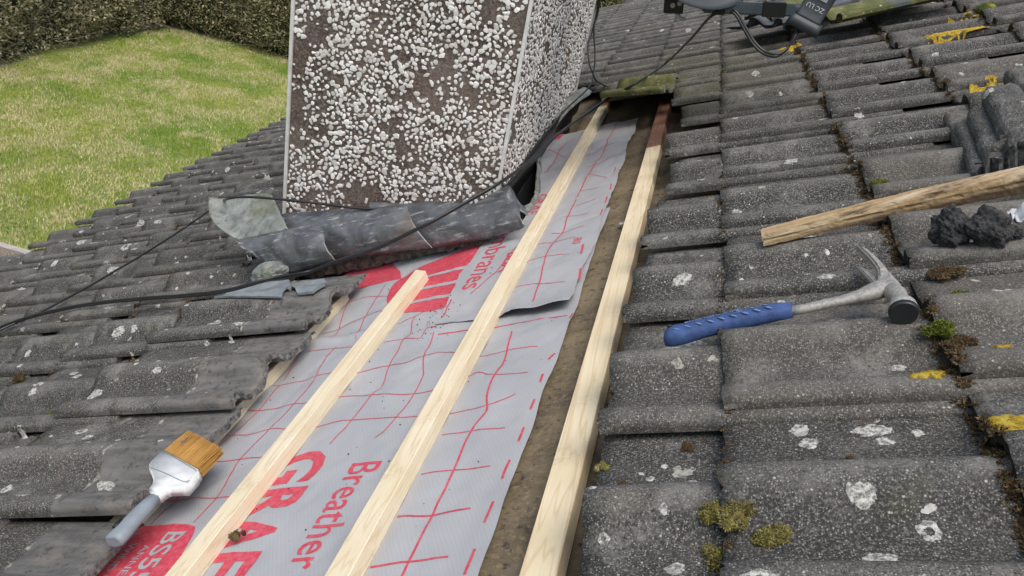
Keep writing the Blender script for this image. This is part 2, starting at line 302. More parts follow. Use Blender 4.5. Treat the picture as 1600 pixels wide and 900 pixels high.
def sheet(grid, th, bm=None):
    """a curved sheet given as rows of points, with thickness"""
    bm = bm or bmesh.new(); R, K = len(grid), len(grid[0]); nor = []
    for i in range(R):
        row = []
        for j in range(K):
            a = grid[min(i+1, R-1)][j]-grid[max(i-1, 0)][j]; b = grid[i][min(j+1, K-1)]-grid[i][max(j-1, 0)]
            n = a.cross(b); row.append(n.normalized() if n.length > 1e-9 else Vector((0, 0, 1)))
        nor.append(row)
    A = [[bm.verts.new(grid[i][j]+nor[i][j]*th/2) for j in range(K)] for i in range(R)]; B = [[bm.verts.new(grid[i][j]-nor[i][j]*th/2) for j in range(K)] for i in range(R)]
    for i in range(R-1):
        for j in range(K-1):
            bm.faces.new((A[i][j], A[i+1][j], A[i+1][j+1], A[i][j+1])).smooth = True; bm.faces.new((B[i][j], B[i][j+1], B[i+1][j+1], B[i+1][j])).smooth = True
    def rim(q): bm.faces.new(q).material_index = 1
    for i in range(R-1):
        rim((A[i][0], B[i][0], B[i+1][0], A[i+1][0])); rim((A[i][-1], A[i+1][-1], B[i+1][-1], B[i][-1]))
    for j in range(K-1):
        rim((A[0][j], A[0][j+1], B[0][j+1], B[0][j])); rim((A[-1][j], B[-1][j], B[-1][j+1], A[-1][j+1]))
    bmesh.ops.recalc_face_normals(bm, faces=bm.faces); return bm
def blend(top, bot, n, m, bulge):
    """surface between two edge curves with an outward bulge (bulge: vector function of s, t)"""
    T, B = spline(top, 12), spline(bot, 12)
    def at(P, s): x = s*(len(P)-1); i = min(int(x), len(P)-2); return P[i].lerp(P[i+1], x-i)
    return [[at(T, s/n).lerp(at(B, s/n), t/m)+bulge(s/n, t/m) for t in range(m+1)] for s in range(n+1)]

# ------------------------------------------------------------------ setting: lawn, gravel, path, hedges, house walls
bm = bmesh.new(); N = 60
g = [[bm.verts.new((-40+80*i/N, -30+100*j/N, .05*fn(i*.4, j*.4)-.03)) for j in range(N+1)] for i in range(N+1)]
for i in range(N):
    for j in range(N): bm.faces.new((g[i][j], g[i+1][j], g[i+1][j+1], g[i][j+1])).smooth = True
tag(mk('ground', bm, M['lawn']), None, None, None, 'structure')
bm = bmesh.new(); box(bm, (-9, -6, -.05), (-2.4, 5.98, .05)); tag(mk('gravel_path', bm, M['gravel']), None, None, None, 'structure')
bm = rbox((-9, 5.98, -.1), (-3.2, 6.08, .04), .01); tag(mk('kerb', bm, M['concrete']), None, None, None, 'structure')
# mown grass, worn and yellow in places: tufts of blades
bm = bmesh.new(); rg = random.Random(3)
for i in range(115000):
    y = rg.uniform(5.9, 15.2); x = rg.uniform(-11.2, -4.2)
    if x > -4.9+(y-8)*.05+0 and y < 8: continue
    if x < -10.6+.3*fn(y, 3) : continue
    z = .03*0; h = rg.uniform(.012, .034)*(1+1.2*max(0, fn(x*1.2, y*1.2, 5))); a = rg.uniform(0, 6.283); wd = rg.uniform(.003, .0055); b = rg.uniform(.0, .035)
    dx, dy = math.cos(a), math.sin(a)
    p0 = Vector((x-dy*wd, y+dx*wd, -.01)); p1 = Vector((x+dy*wd, y-dx*wd, -.01)); p2 = Vector((x+dx*b, y+dy*b, h))
    m0 = Vector((x+dx*b*.4+dy*wd*.8, y+dy*b*.4-dx*wd*.8, h*.6)); m1 = Vector((x+dx*b*.4-dy*wd*.8, y+dy*b*.4+dx*wd*.8, h*.6))
    v = [bm.verts.new(q) for q in (p0, p1, m0, p2, m1)]; bm.faces.new(v)
tag(mk('grass', bm, M['blade']), 'mown lawn grass with worn straw coloured patches below the roof', 'grass', None, 'stuff')

def hedge(name, label, path, height, depth, leafm, seed, nleaf, ntwig, side):
    rg = random.Random(seed); P = spline(path, 6); t = thing(name, label, 'hedge', P[len(P)//2]); lens = [0]
    for i in range(1, len(P)): lens.append(lens[-1]+(P[i]-P[i-1]).length)
    def at(s):
        for i in range(1, len(P)):
            if s <= lens[i]: f = (s-lens[i-1])/max(1e-6, lens[i]-lens[i-1]); return P[i-1].lerp(P[i], f), (P[i]-P[i-1]).normalized()
        return P[-1], (P[-1]-P[-2]).normalized()
    def surf(s, h, d):
        p, tt = at(s); nrm = Vector((tt.y, -tt.x, 0))*side       # towards the lawn
        bulge = .28*fn(s*.9, h*1.1, seed)+.14*fn(s*2.7, h*2.9, seed+3)+.07*fn(s*7, h*7, seed+9)-.28*max(0, .5-h)*.6-max(0, h-height+.5)*.9
        return p+nrm*(bulge-d)+Vector((0, 0, h)), nrm
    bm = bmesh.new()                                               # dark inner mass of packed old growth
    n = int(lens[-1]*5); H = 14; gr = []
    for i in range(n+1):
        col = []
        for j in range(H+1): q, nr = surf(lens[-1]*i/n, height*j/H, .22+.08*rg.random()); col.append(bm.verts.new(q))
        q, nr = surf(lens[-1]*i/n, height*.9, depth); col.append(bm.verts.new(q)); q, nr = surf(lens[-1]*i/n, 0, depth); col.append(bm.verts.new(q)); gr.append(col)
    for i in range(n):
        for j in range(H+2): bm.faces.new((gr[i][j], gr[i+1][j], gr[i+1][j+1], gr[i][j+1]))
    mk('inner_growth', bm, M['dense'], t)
    bm = bmesh.new()
    for i in range(nleaf):
        s = rg.uniform(0, lens[-1]); h = height*rg.random()**.85; d = rg.random()**1.6*.32
        if fn(s*4, h*4, seed+20) < -.3 and rg.random() < .6: continue
        q, nr = surf(s, h, d); L = rg.uniform(.03, .085); wd = L*rg.uniform(.13, .3)
        a = (nr*rg.uniform(.1, 1)+Vector((rg.gauss(0, .5), rg.gauss(0, .5), rg.uniform(-.4, 1)))).normalized(); b = a.cross(Vector((rg.gauss(0, 1), rg.gauss(0, 1), rg.gauss(0, 1)))).normalized()
        v = [bm.verts.new(x) for x in (q, q+a*L*.5+b*wd, q+a*L, q+a*L*.5-b*wd)]; bm.faces.new(v)
    mk('foliage', bm, leafm, t)
    bm = bmesh.new()
    for i in range(ntwig):
        s = rg.uniform(0, lens[-1]); h = rg.uniform(0, height*.95); q, nr = surf(s, h, .12); L = rg.uniform(.2, .7); p, tt = at(s)
        d = (nr*rg.uniform(-.1, .55)+tt*rg.gauss(0, .6)+Vector((0, 0, rg.uniform(-.5, 1.0)))).normalized(); pts = [q]
        for k in range(4): d = (d+Vector((rg.gauss(0, .22), rg.gauss(0, .22), rg.gauss(0, .2)))).normalized(); pts.append(pts[-1]+d*L/4)
        tube(bm, pts, [.0045, .004, .003, .002, .001], 4, False)
    mk('twigs', bm, M['twig'], t)
V3 = Vector
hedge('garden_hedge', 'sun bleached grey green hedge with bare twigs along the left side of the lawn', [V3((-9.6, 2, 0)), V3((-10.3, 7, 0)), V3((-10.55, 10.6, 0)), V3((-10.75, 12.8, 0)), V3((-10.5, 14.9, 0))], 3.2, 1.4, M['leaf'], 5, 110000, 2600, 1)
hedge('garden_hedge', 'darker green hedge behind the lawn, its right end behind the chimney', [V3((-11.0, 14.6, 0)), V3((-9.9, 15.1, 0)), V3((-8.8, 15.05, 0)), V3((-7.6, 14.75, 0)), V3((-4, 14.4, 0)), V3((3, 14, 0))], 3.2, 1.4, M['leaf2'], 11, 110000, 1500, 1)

# ------------------------------------------------------------------ the roof: tiles, felt, rafters, walls
TAU = .0785; GA = .261; TL = .418
PROF = [(0, .0105), (0, .022), (.012, .0265), (.04, .029), (.08, .0292), (.115, .027), (.14, .022), (.16, .014), (.18, .0075), (.205, .005), (.25, .004), (.30, .004), (.335, .0055), (.37, .0105), (.405, .0185), (.44, .026), (.475, .0315), (.51, .034), (.545, .0335), (.575, .0305), (.60, .025), (.625, .0165), (.65, .0085), (.68, .004), (.73, .002), (.80, .000), (.90, -.001), (1.0, -.002), (1.06, -.003), (1.075, -.005)]
def tile_bm(seed, rows=16, low=False, mats=True):
    rg = random.Random(seed); bm = bmesh.new(); uvl = bm.loops.layers.uv.new('UV')
    prof = PROF if not low else PROF[::3]+[PROF[-1]]
    if not low:
        pr = []
        for i in range(len(prof)-1):
            pr.append(prof[i]); pr.append(((prof[i][0]+prof[i+1][0])/2, (prof[i][1]+prof[i+1][1])/2))
        prof = pr+[prof[-1]]
    T, B = [], []; amp = 0 if low else 1
    for i in range(rows+1):
        t0 = TL*i/rows; rt, rb = [], []
        for j, (s, h) in enumerate(prof):
            y = s*.3; t = t0
            if i == 0: t += amp*(.0016*fn(y*60, seed*9.1)+.0014*fn(y*260, seed*3.1)); 
            if i == rows: t += amp*(.007*fn(y*30, seed*5.7)+.005*fn(y*160, seed*2.3))
            if amp and i == 0 and rg.random() < .05: t += rg.uniform(.002, .006)
            z = .047-TAU*t+h+amp*(.0005*fn(y*30, t*30, seed)+.0005*fn(y*140, t*140, seed))
            if amp and i == 0: z -= .0012
            rt.append(bm.verts.new((t, y, z)))
            hb = max(h-.0135, -.013) if s < 1.01 else h-.006
            if s == 0: hb = .0095 if j else .009
            elif s < .03: hb = .010
            rb.append(bm.verts.new((t, y, .047-TAU*t+hb)))
        T.append(rt); B.append(rb)
    def face(vs, mi=0, sm=True):
        f = bm.faces.new(vs); f.material_index = mi; f.smooth = sm
        for l in f.loops: l[uvl].uv = (l.vert.co.y, l.vert.co.x)
    K = len(prof)
    for i in range(rows):
        for j in range(K-1): face((T[i][j], T[i+1][j], T[i+1][j+1], T[i][j+1])); face((B[i][j], B[i][j+1], B[i+1][j+1], B[i+1][j]))
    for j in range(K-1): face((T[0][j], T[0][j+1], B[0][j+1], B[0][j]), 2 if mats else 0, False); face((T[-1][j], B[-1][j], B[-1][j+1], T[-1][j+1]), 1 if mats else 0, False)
    for i in range(rows): face((T[i][0], B[i][0], B[i+1][0], T[i+1][0]), 0, False); face((T[i][-1], T[i+1][-1], B[i+1][-1], B[i][-1]), 0, False)
    bmesh.ops.recalc_face_normals(bm, faces=bm.faces); return bm
tile_meshes = []
for k in range(9):
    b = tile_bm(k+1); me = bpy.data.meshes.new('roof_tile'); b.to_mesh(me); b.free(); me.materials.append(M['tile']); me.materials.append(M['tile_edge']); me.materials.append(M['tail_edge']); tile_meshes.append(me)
head_meshes = [m.copy() for m in tile_meshes]
for m in head_meshes: m.materials[0] = M['tile_head']
CAMI = cam.matrix_world.inverted()
def screen(p):
    q = CAMI @ (ROOF @ Vector(p))
    if q.z >= -.05: return None
    f = 1241.188; return (800+f*q.x/-q.z, 450-f*q.y/-q.z, -q.z)
def offs(k): return {0: .232, 1: .246, 2: .262, 3: .275}.get(k, .235+.015*k if k < 0 else .275+.01*(k-3))
rt = random.Random(21); spots = []
push = [.112, .125, .10, .115, .11, .125, .118, .14, .155, .13]
for k in range(-12, 7):
    tail = -.095+GA*k
    for j in range(-1, 24):
        u = offs(k)+.3*j; uc = u+.15
        if uc < .25 or uc > 7.1: continue
        dt, dz, rot, rx = rt.uniform(-.004, .004), 0, rt.gauss(0, .006), rt.gauss(0, .004)
        if -4 <= k <= -2 and uc < 3.28 and not (k == -2 and 2.95 < uc): continue       # the stripped area and the chimney
        if k == -5 and uc > 1.76 and uc < 3.3: continue
        if -5 <= k <= -3 and uc < 3.35 and uc > 1.9: continue
        if k == -1 and uc < 2.75: dt = push[j % 10]+rt.uniform(-.012, .012); dz = -.006; rot = rt.gauss(0, .022)
        elif k == -1 and uc < 3.2: dt = .10; dz = -.004
        if k == -2 and uc < 3.3: dt = rt.uniform(.07, .11); dz = .012; rot = rt.gauss(0, .03)
        if k < -4: rot = rt.gauss(0, .009); dt = rt.uniform(-.006, .006); dz = rt.uniform(0, .004)
        spots.append([tail+dt, u, dz, rot, rx, k])
def area(s):
    c = screen((s[0]+.13, s[1]+.15, .05))
    if c is None or not (-260 < c[0] < 1860 and -200 < c[1] < 1150): return 0
    return 1/c[2]**2*(1 if -80 < c[0] < 1680 and -60 < c[1] < 1000 else .3)*(.5 if s[5] < -1 else 1)
spots.sort(key=area, reverse=True)
roof = thing('house', 'house with a weathered dark grey tiled roof, partly stripped beside its white pebbledashed chimney', 'house', (0, 0, 0), ROOF)
def adopt(o, parent=roof):
    o.parent = parent; o.matrix_parent_inverse = parent.matrix_world.inverted(); return o
allv, allf = [], []
def collect(me, mtx):
    o = len(allv); allv.extend([mtx @ v.co for v in me.vertices]); allf.extend([[i+o for i in p.vertices] for p in me.polygons])
rest = bmesh.new()
low = tile_bm(50, 6, True, False); lowme = bpy.data.meshes.new('tmp'); low.to_mesh(lowme); low.free()
for i, (x, u, dz, rot, rx, k) in enumerate(spots):
    mtx = Matrix.Translation((x, u, dz)) @ Matrix.Rotation(rot, 4, 'Z') @ Matrix.Rotation(rx, 4, 'X')
    vis = area((x, u, dz, rot, rx, k))
    if i < 100:
        o = bpy.data.objects.new('roof_tile', (head_meshes if k == -5 else tile_meshes)[i % 9]); C.objects.link(o); o.parent = roof; o.matrix_local = mtx
        collect(o.data, mtx)
    else:
        me = tile_meshes[(i*5) % 9] if vis > .012 else lowme
        n0 = len(rest.verts); rest.from_mesh(me); rest.verts.ensure_lookup_table(); bmesh.ops.transform(rest, matrix=mtx, verts=rest.verts[n0:])
        if vis > 0: collect(me, mtx)
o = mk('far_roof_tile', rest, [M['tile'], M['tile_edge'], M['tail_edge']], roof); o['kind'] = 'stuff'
bvh = BVHTree.FromPolygons(allv, allf)
def drop(x, y, h=.4):
    r = bvh.ray_cast(Vector((x, y, h)), Vector((0, 0, -1))); return (r[0].z, r[1]) if r[0] is not None else (-.022, Vector((0, 0, 1)))
# felt under everything, with the sag between rafters
bm = bmesh.new(); NX, NY = 160, 240
def felt_z(x, y): return -.036-(.075*max(0, min(1, (-.665-x)/.04)) if 1.9 < y < 3.3 and x > -1.45 else 0)+.006*fn(x*5, y*2)+.004*fn(x*17, y*11)+.0025*fn(x*60, y*60)
g = [[bm.verts.new((x, y, felt_z(x, y))) for y in [.1+7.1*j/NY for j in range(NY+1)]] for x in [-3.15+4.85*i/NX for i in range(NX+1)]]
for i in range(NX):
    for j in range(NY): bm.faces.new((g[i][j], g[i+1][j], g[i+1][j+1], g[i][j+1])).smooth = True
mk('roofing_felt', bm, M['felt'], roof)
bm = bmesh.new(); box(bm, (-3.14, .12, -.16), (1.68, 7.18, -.13)); mk('rafter_deck', bm, M['red_wood'], roof)
# ridge and far slope
bm = bmesh.new()
for j in range(16):
    y0 = .2+j*.44; ring = []
    for yy, rr in ((y0, .125), (y0+.45, .115)):
        ring.append([bm.verts.new((1.86+rr*math.cos(a), yy, .0+rr*math.sin(a))) for a in [math.pi*k/12-.1 for k in range(14)]])
    for k in range(13): bm.faces.new((ring[0][k], ring[0][k+1], ring[1][k+1], ring[1][k])).smooth = True
mk('ridge_tile', bm, M['tile'], roof)
R2 = ROOF.inverted() @ Matrix.Translation(ROOF @ Vector((1.86, 0, .0)))
bm = bmesh.new(); vs = [bm.verts.new(R2 @ Vector(p)) for p in ((0, .1, 0), (0, 7.2, 0), (4.2, 7.2, -2.13), (4.2, .1, -2.13))]; bm.faces.new(vs); mk('far_slope', bm, M['tile'], roof)
# walls below
xe = (ROOF @ Vector((-2.9, 0, -.16))).x; ze = (ROOF @ Vector((-2.9, 0, -.16))).z
bm = bmesh.new(); box(bm, (xe, .3, 0), (5.0, 7.0, ze-.02)); adopt(mk('wall', bm, M['wall'], None))
e0 = ROOF @ Vector((-3.17, 0, -.09))
bm = rbox((e0.x-.02, .12, e0.z-.16), (e0.x+.005, 7.2, e0.z+.0), .003); adopt(mk('fascia', bm, M['white'], None))
bm = bmesh.new()
for j in range(11):
    pass
gp = [(e0.x-.075+.055*math.cos(a), e0.z-.03+.055*math.sin(a)) for a in [math.pi+math.pi*k/10 for k in range(11)]]
gr = [[V3((x, y, z)) for x, z in gp] for y in (.12, 7.2)]; bm.free(); bm = sheet(gr, .003); adopt(mk('gutter', bm, M['black'], None))

# ------------------------------------------------------------------ battens
def batten(x0, x1, y0, y1, label, m, name='roof_batten', zt=0.0, zb=-.025, skew=0, group='new timber battens', cat='batten'):
    bm = bmesh.new(); n = max(2, int((y1-y0)/.04)); rings = []
    for i in range(n+1):
        y = y0+(y1-y0)*i/n; w_ = .0004*fn(y*2, x0*7); z_ = .0004*fn(y*2, x0*3)
        sk = lambda x: skew*(x-x0) if i == n else 0
        b = .0012
        pr = [(x0, zb), (x1, zb), (x1, zt-b), (x1-b, zt), (x0+b, zt), (x0, zt-b)]
        rings.append([bm.verts.new((x+w_, y+sk(x), z+z_)) for x, z in pr])
    for i in range(n):
        for k in range(6): bm.faces.new((rings[i][k], rings[i][(k+1) % 6], rings[i+1][(k+1) % 6], rings[i+1][k]))
    bm.faces.new(rings[0][::-1]); bm.faces.new(rings[-1]); bmesh.ops.recalc_face_normals(bm, faces=bm.faces)
    return tag(mk(name, bm, m, None, ((x0+x1)/2, y0, zb), ROOF), label, cat, group)
batten(-.853, -.818, .15, 1.685, 'shortest new pale batten, its cut end stopping on the red printed circle below the lead', M['wood'], skew=-.6)
batten(-.592, -.556, .15, 3.17, 'long new pale batten in the middle, crossing both membrane sheets up to the mossy tiles', M['wood'])
batten(-.331, -.287, .15, 2.37, 'new pale batten lying on bare brown felt against the ragged right hand tiles', M['wood2'])
batten(-1.062, -1.021, .15, 1.62, 'tan batten glimpsed under the broken upper edge of the left hand tiles', M['wood'], zt=.0005)
batten(-.333, -.290, 2.373, 3.6, 'old reddish brown batten butted to the end of the right hand new batten', M['red_wood'], group='old battens', zt=-.001)
batten(-.590, -.556, 3.173, 3.9, 'short old orange brown batten showing past the top of the middle new batten', M['red_wood'], group='old battens', zt=-.001)

# ------------------------------------------------------------------ membrane sheets with their print
def wr(x, y): return .006*max(0, .22-abs(fn(x*4+y*2, y*3.3, 9)))*1.6-.004*max(0, .12-abs(fn(x*9-y*3, y*6, 19)))*3+.0035*fn(x*9, y*4)+.0022*fn(x*22, y*13)+.0010*fn(x*50, y*34)
def bulge(x, y, cx, cy, rx, ry, h): return h*math.exp(-((x-cx)/rx)**2-((y-cy)/ry)**2)
def z_low(x, y):
    z = -.024+wr(x, y)*1.0+bulge(x, y, -.68, 1.36, .07, .035, .010)+bulge(x, y, -.95, 1.40, .14, .018, .008)-bulge(x, y, -.48, 1.46, .14, .10, .006)+bulge(x, y, -.70, 1.22, .03, .08, .006)
    z += .0035*math.sin(y*30+x*14)*math.exp(-((y-1.25)/.22)**2)
    z = max(z, -.0315); k = max(math.exp(-((x+.835)/.03)**4), math.exp(-((x+.574)/.03)**4)); return z*(1-k)+k*min(z, -.0255)
LEFT = [(-0.6952, 1.3859, -0.018), (-0.7081, 1.4962, -0.018), (-0.7281, 1.6486, -0.018), (-0.7187, 1.7293, -0.018), (-0.7213, 1.8481, -0.018), (-0.6388, 1.9456, -0.018), (-0.6375, 2.2, -0.018), (-0.6922, 2.4603, -0.018), (-0.7577, 2.7376, -0.018), (-0.7595, 2.9422, -0.018)]
def uleft(u):
    P = LEFT
    if u <= P[0][1]: return P[0][0]
    for a, b in zip(P, P[1:]):
        if u <= b[1]: return a[0]+(b[0]-a[0])*(u-a[1])/(b[1]-a[1])
    return P[-1][0]
def z_up(x, y):
    z = -.0185+wr(x+3, y)*1.2+.0045*math.sin(y*17+x*9)*math.exp(-((y-2.55)/.4)**2)*1.3+bulge(x, y, -.5, 2.62, .12, .025, .009)+bulge(x, y, -.5, 2.40, .12, .03, .007)
    z += .009*math.exp(-((y-1.37)/.05)**2)*(1 if x > -.55 else .3)+ (.003*math.exp(-((y-1.37)/.025)**2) if x > -.53 else 0)
    z += .012*max(0, min(1, (-.60-x)/.12))**2*max(0, min(1, (y-1.95)/.25))
    k = math.exp(-((x+.574)/.03)**4); z = z*(1-k)+k*min(z, -.0215)
    return max(z, z_low(x, y)+.0025)
memb = {}
def clip_sheet(bm, zf, th):
    pass
# lower sheet
def mem_grid(xa, xb, ya, yb, zf, step=.0085, edge=None):
    bm = bmesh.new(); nx = int((xb(0)-xa(0))/step) if callable(xa) else int((xb-xa)/step); ny = int((yb-ya)/step); g = []
    for j in range(ny+1):
        y = ya+(yb-ya)*j/ny; a = xa(y) if callable(xa) else xa; b = xb(y) if callable(xb) else xb; row = []
        for i in range(nx+1):
            x = a+(b-a)*i/nx; yy = edge(x, y, j/ny) if edge else y; row.append(bm.verts.new((x, yy, zf(x, yy))))
        g.append(row)
    for j in range(ny):
        for i in range(nx): bm.faces.new((g[j][i], g[j][i+1], g[j+1][i+1], g[j+1][i])).smooth = True
    return bm
def ribbon(bm, pts, w, zf, off=.0007, closed=False):
    P = spline([V3((p[0], p[1], 0)) for p in pts], 7); L, R = [], []
    for i, p in enumerate(P):
        t = (P[min(i+1, len(P)-1)]-P[max(i-1, 0)]).normalized(); n = V3((-t.y, t.x, 0))*w/2
        L.append(bm.verts.new((p.x+n.x, p.y+n.y, zf(p.x+n.x, p.y+n.y)+off))); R.append(bm.verts.new((p.x-n.x, p.y-n.y, zf(p.x-n.x, p.y-n.y)+off)))
    for i in range(len(P)-1): f = bm.faces.new((L[i], R[i], R[i+1], L[i+1])); f.material_index = 1; f.smooth = True
def poly(bm, pts, zf, off=.0007, mi=1, step=.012):
    b = bmesh.new(); b.faces.new([b.verts.new((p[0], p[1], 0)) for p in pts]); drape(bm, b, zf, off, mi, step)
def drape(bm, b, zf, off, mi, step=.012):
    if not b.verts: return
    for ax, no in ((0, (1, 0, 0)), (1, (0, 1, 0))):
        lo = min(v.co[ax] for v in b.verts); hi = max(v.co[ax] for v in b.verts); k = math.ceil(lo/step)
        while k*step < hi:
            co = [0, 0, 0]; co[ax] = k*step; bmesh.ops.bisect_plane(b, geom=b.verts[:]+b.edges[:]+b.faces[:], plane_co=co, plane_no=no); k += 1
    mp = {}
    for v in b.verts: mp[v] = bm.verts.new((v.co.x, v.co.y, zf(v.co.x, v.co.y)+off))
    for f in b.faces:
        try: q = bm.faces.new([mp[v] for v in f.verts]); q.material_index = mi; q.normal_update(); 
        except ValueError: continue
        if q.normal.z < 0: q.normal_flip()
    b.free()
def text(bm, body, x, y, cap, length, zf, off=.0007, mi=1, bold=0, step=.012, flip=False):
    """lettering that starts at (x, y) on its baseline, reads towards -y, tops towards +x"""
    cu = bpy.data.curves.new('t', 'FONT'); cu.body = body; cu.resolution_u = 3; cu.offset = bold; cu.fill_mode = 'FRONT'
    ob = bpy.data.objects.new('t', cu); C.objects.link(ob); dg = bpy.context.evaluated_depsgraph_get(); me = bpy.data.meshes.new_from_object(ob.evaluated_get(dg))
    b = bmesh.new(); b.from_mesh(me); bpy.data.objects.remove(ob); bpy.data.curves.remove(cu); bpy.data.meshes.remove(me)
    x0 = min(v.co.x for v in b.verts); x1 = max(v.co.x for v in b.verts); sc = cap/.69; sl = length/(x1-x0)
    for v in b.verts: a, c = (v.co.x-x0)*sl, v.co.y*sc; v.co = V3((x+c, y-a, 0))
    drape(bm, b, zf, off, mi, step)

bm = mem_grid(lambda y: -1.10, lambda y: -.395+.004*fn(y*9, 1), .12, 1.95, z_low)
for w_, pts in [(0.0022, [(-1.016, 1.3543), (-1.005, 1.2479)]), (0.0022, [(-0.9975, 1.2214), (-0.9917, 1.1274), (-1.0127, 1.0176), (-0.9994, 0.8808), (-1.0037, 0.8099)]), (0.0022, [(-0.9339, 1.3629), (-0.9305, 1.2809), (-0.924, 1.2388), (-0.9118, 1.1313), (-0.9245, 1.05), (-0.9312, 0.9659), (-0.9117, 0.8674), (-0.9186, 0.8077)]), (0.0022, [(-1.0245, 1.6654), (-1.0145, 1.5892), (-0.972, 1.4506), (-0.9713, 1.4052)]), (0.0022, [(-0.9384, 1.671), (-0.9374, 1.6012), (-0.9233, 1.4984), (-0.8921, 1.3795)]), (0.0022, [(-0.7725, 1.4497), (-0.7697, 1.4216), (-0.7512, 1.3612), (-0.7634, 1.3426), (-0.7505, 1.2808), (-0.7476, 1.235), (-0.7351, 1.1621), (-0.7453, 1.1357), (-0.7444, 1.055), (-0.7579, 0.9805)]), (0.0022, [(-0.6909, 1.3462), (-0.6809, 1.2622), (-0.658, 1.1916), (-0.65, 1.1626), (-0.6532, 1.0829), (-0.6599, 1.0166), (-0.6715, 0.9842)]), (0.0034, [(-0.641, 1.4769), (-0.6769, 1.4458), (-0.6761, 1.3667)]), (0.0034, [(-0.5107, 1.3059), (-0.5037, 1.2364), (-0.4959, 1.172), (-0.4977, 1.1105), (-0.4947, 1.0659), (-0.4843, 1.0206), (-0.4971, 0.9736), (-0.4968, 0.8809), (-0.4988, 0.7842), (-0.4988, 0.696), (-0.4997, 0.6363)]), (0.0022, [(-1.0004, 1.3529), (-0.9328, 1.3541), (-0.8828, 1.3459)]), (0.0022, [(-0.8096, 1.3448), (-0.7642, 1.3483), (-0.7208, 1.3358), (-0.7123, 1.3693), (-0.6876, 1.3618)]), (0.0034, [(-0.6791, 1.3373), (-0.6128, 1.3393), (-0.5495, 1.3363), (-0.4068, 1.3478)]), (0.0022, [(-1.0598, 1.2305), (-0.9975, 1.2214), (-0.927, 1.2444), (-0.8776, 1.2425), (-0.8111, 1.2264), (-0.7485, 1.2304), (-0.7016, 1.2211), (-0.676, 1.2485), (-0.6457, 1.2603), (-0.6129, 1.2514), (-0.5466, 1.2241), (-0.4934, 1.2359), (-0.4428, 1.2338)]), (0.0022, [(-1.0662, 1.1466), (-0.9883, 1.1268), (-0.9118, 1.1313), (-0.8758, 1.1283), (-0.8122, 1.1413), (-0.7443, 1.1333), (-0.6616, 1.1176), (-0.6128, 1.1196), (-0.5483, 1.1518), (-0.4973, 1.1312), (-0.4371, 1.1316)]), (0.0022, [(-1.0656, 1.0582), (-1.0104, 1.0528), (-0.9554, 1.0454), (-0.9222, 1.0556), (-0.8806, 1.0483), (-0.8078, 1.0432), (-0.7404, 1.0465), (-0.6655, 1.0421), (-0.6166, 1.0385), (-0.5497, 1.037), (-0.4904, 1.0421), (-0.4444, 1.0649)]), (0.0022, [(-1.0335, 0.9662), (-0.9851, 0.9629), (-0.9312, 0.9659), (-0.8813, 0.9693)]), (0.0022, [(-0.5481, 0.9738), (-0.5006, 0.9742), (-0.4407, 0.9755)]), (0.0022, [(-1.036, 0.8671), (-0.9602, 0.8651), (-0.8835, 0.8611)]), (0.0022, [(-0.5492, 0.8761), (-0.4963, 0.8793), (-0.4381, 0.8771)]), (0.0034, [(-0.5517, 0.7843), (-0.4988, 0.7842), (-0.4428, 0.7899)]), (0.0034, [(-0.553, 0.6896), (-0.5016, 0.694), (-0.446, 0.7001)]), (0.0022, [(-1.0592, 1.5764), (-1.016, 1.6039), (-0.9709, 1.6202), (-0.8747, 1.5893)]), (0.0022, [(-1.0153, 1.4451), (-0.9734, 1.4603), (-0.925, 1.5021), (-0.8866, 1.5188)]), (0.0022, [(-0.8098, 1.4282), (-0.7747, 1.4473), (-0.7496, 1.4731), (-0.7216, 1.4515)]), (0.004, [(-0.4021, 1.1947), (-0.4099, 1.1744)]), (0.004, [(-0.4082, 1.1205), (-0.4067, 1.0918)]), (0.004, [(-0.4063, 1.0436), (-0.4079, 1.0165)]), (0.004, [(-0.4093, 0.9716), (-0.4086, 0.9338)]), (0.004, [(-0.4099, 0.8864), (-0.411, 0.8449)]), (0.004, [(-0.4117, 0.7981), (-0.4131, 0.7571)]), (0.004, [(-0.4126, 0.7097), (-0.4129, 0.6661)]), (0.004, [(-0.3973, 1.3528), (-0.3988, 1.3317)])]: ribbon(bm, pts, w_, z_low)
text(bm, 'G', -.838, .968, .094, .085, z_low, bold=.03); text(bm, 'R', -.832, .872, .088, .068, z_low, bold=.03); text(bm, 'A', -.832, .806, .085, .068, z_low, bold=.03); text(bm, 'F', -.832, .733, .085, .05, z_low, bold=.03)
text(bm, 'T', -.832, .675, .085, .06, z_low, bold=.03); text(bm, 'ER', -.832, .60, .085, .14, z_low, bold=.03)
text(bm, 'Breather', -.682, .917, .052, .225, z_low, bold=.004); text(bm, 'Membranes', -.682, .64, .052, .30, z_low, bold=.004)
poly(bm, [(-1.095, .81), (-.925, .803), (-.908, .798), (-.898, .782), (-.874, .69), (-.86, .52), (-.93, .50), (-1.09, .50)], z_low, .0006)
for s_, x_, y_, c_, l_, bo in (('BS5534', -.948, .785, .034, .165, .012), ('ANNEX A', -.972, .758, .013, .10, .004), ('WIND UPLIFT', -1.006, .765, .015, .13, .004), ('RESISTANCE', -1.028, .765, .015, .12, .004), ('rafter R', -1.072, .80, .022, .12, .004)):
    text(bm, s_, x_, y_, c_, l_, z_low, .0013, 0, bo)
poly(bm, [(-1.0667, 1.6811, -0.022), (-0.9901, 1.6909, -0.022), (-0.9061, 1.6971, -0.022), (-0.9287, 1.7494, -0.022), (-0.9867, 1.8318, -0.022), (-1.0399, 1.8499, -0.022), (-1.1076, 1.8432, -0.022), (-1.1452, 1.7737, -0.022)], z_low)
poly(bm, [(-.735+.178*math.cos(a), 1.65+.185*math.sin(a)) for a in [2*math.pi*k/48 for k in range(48)]], z_low)
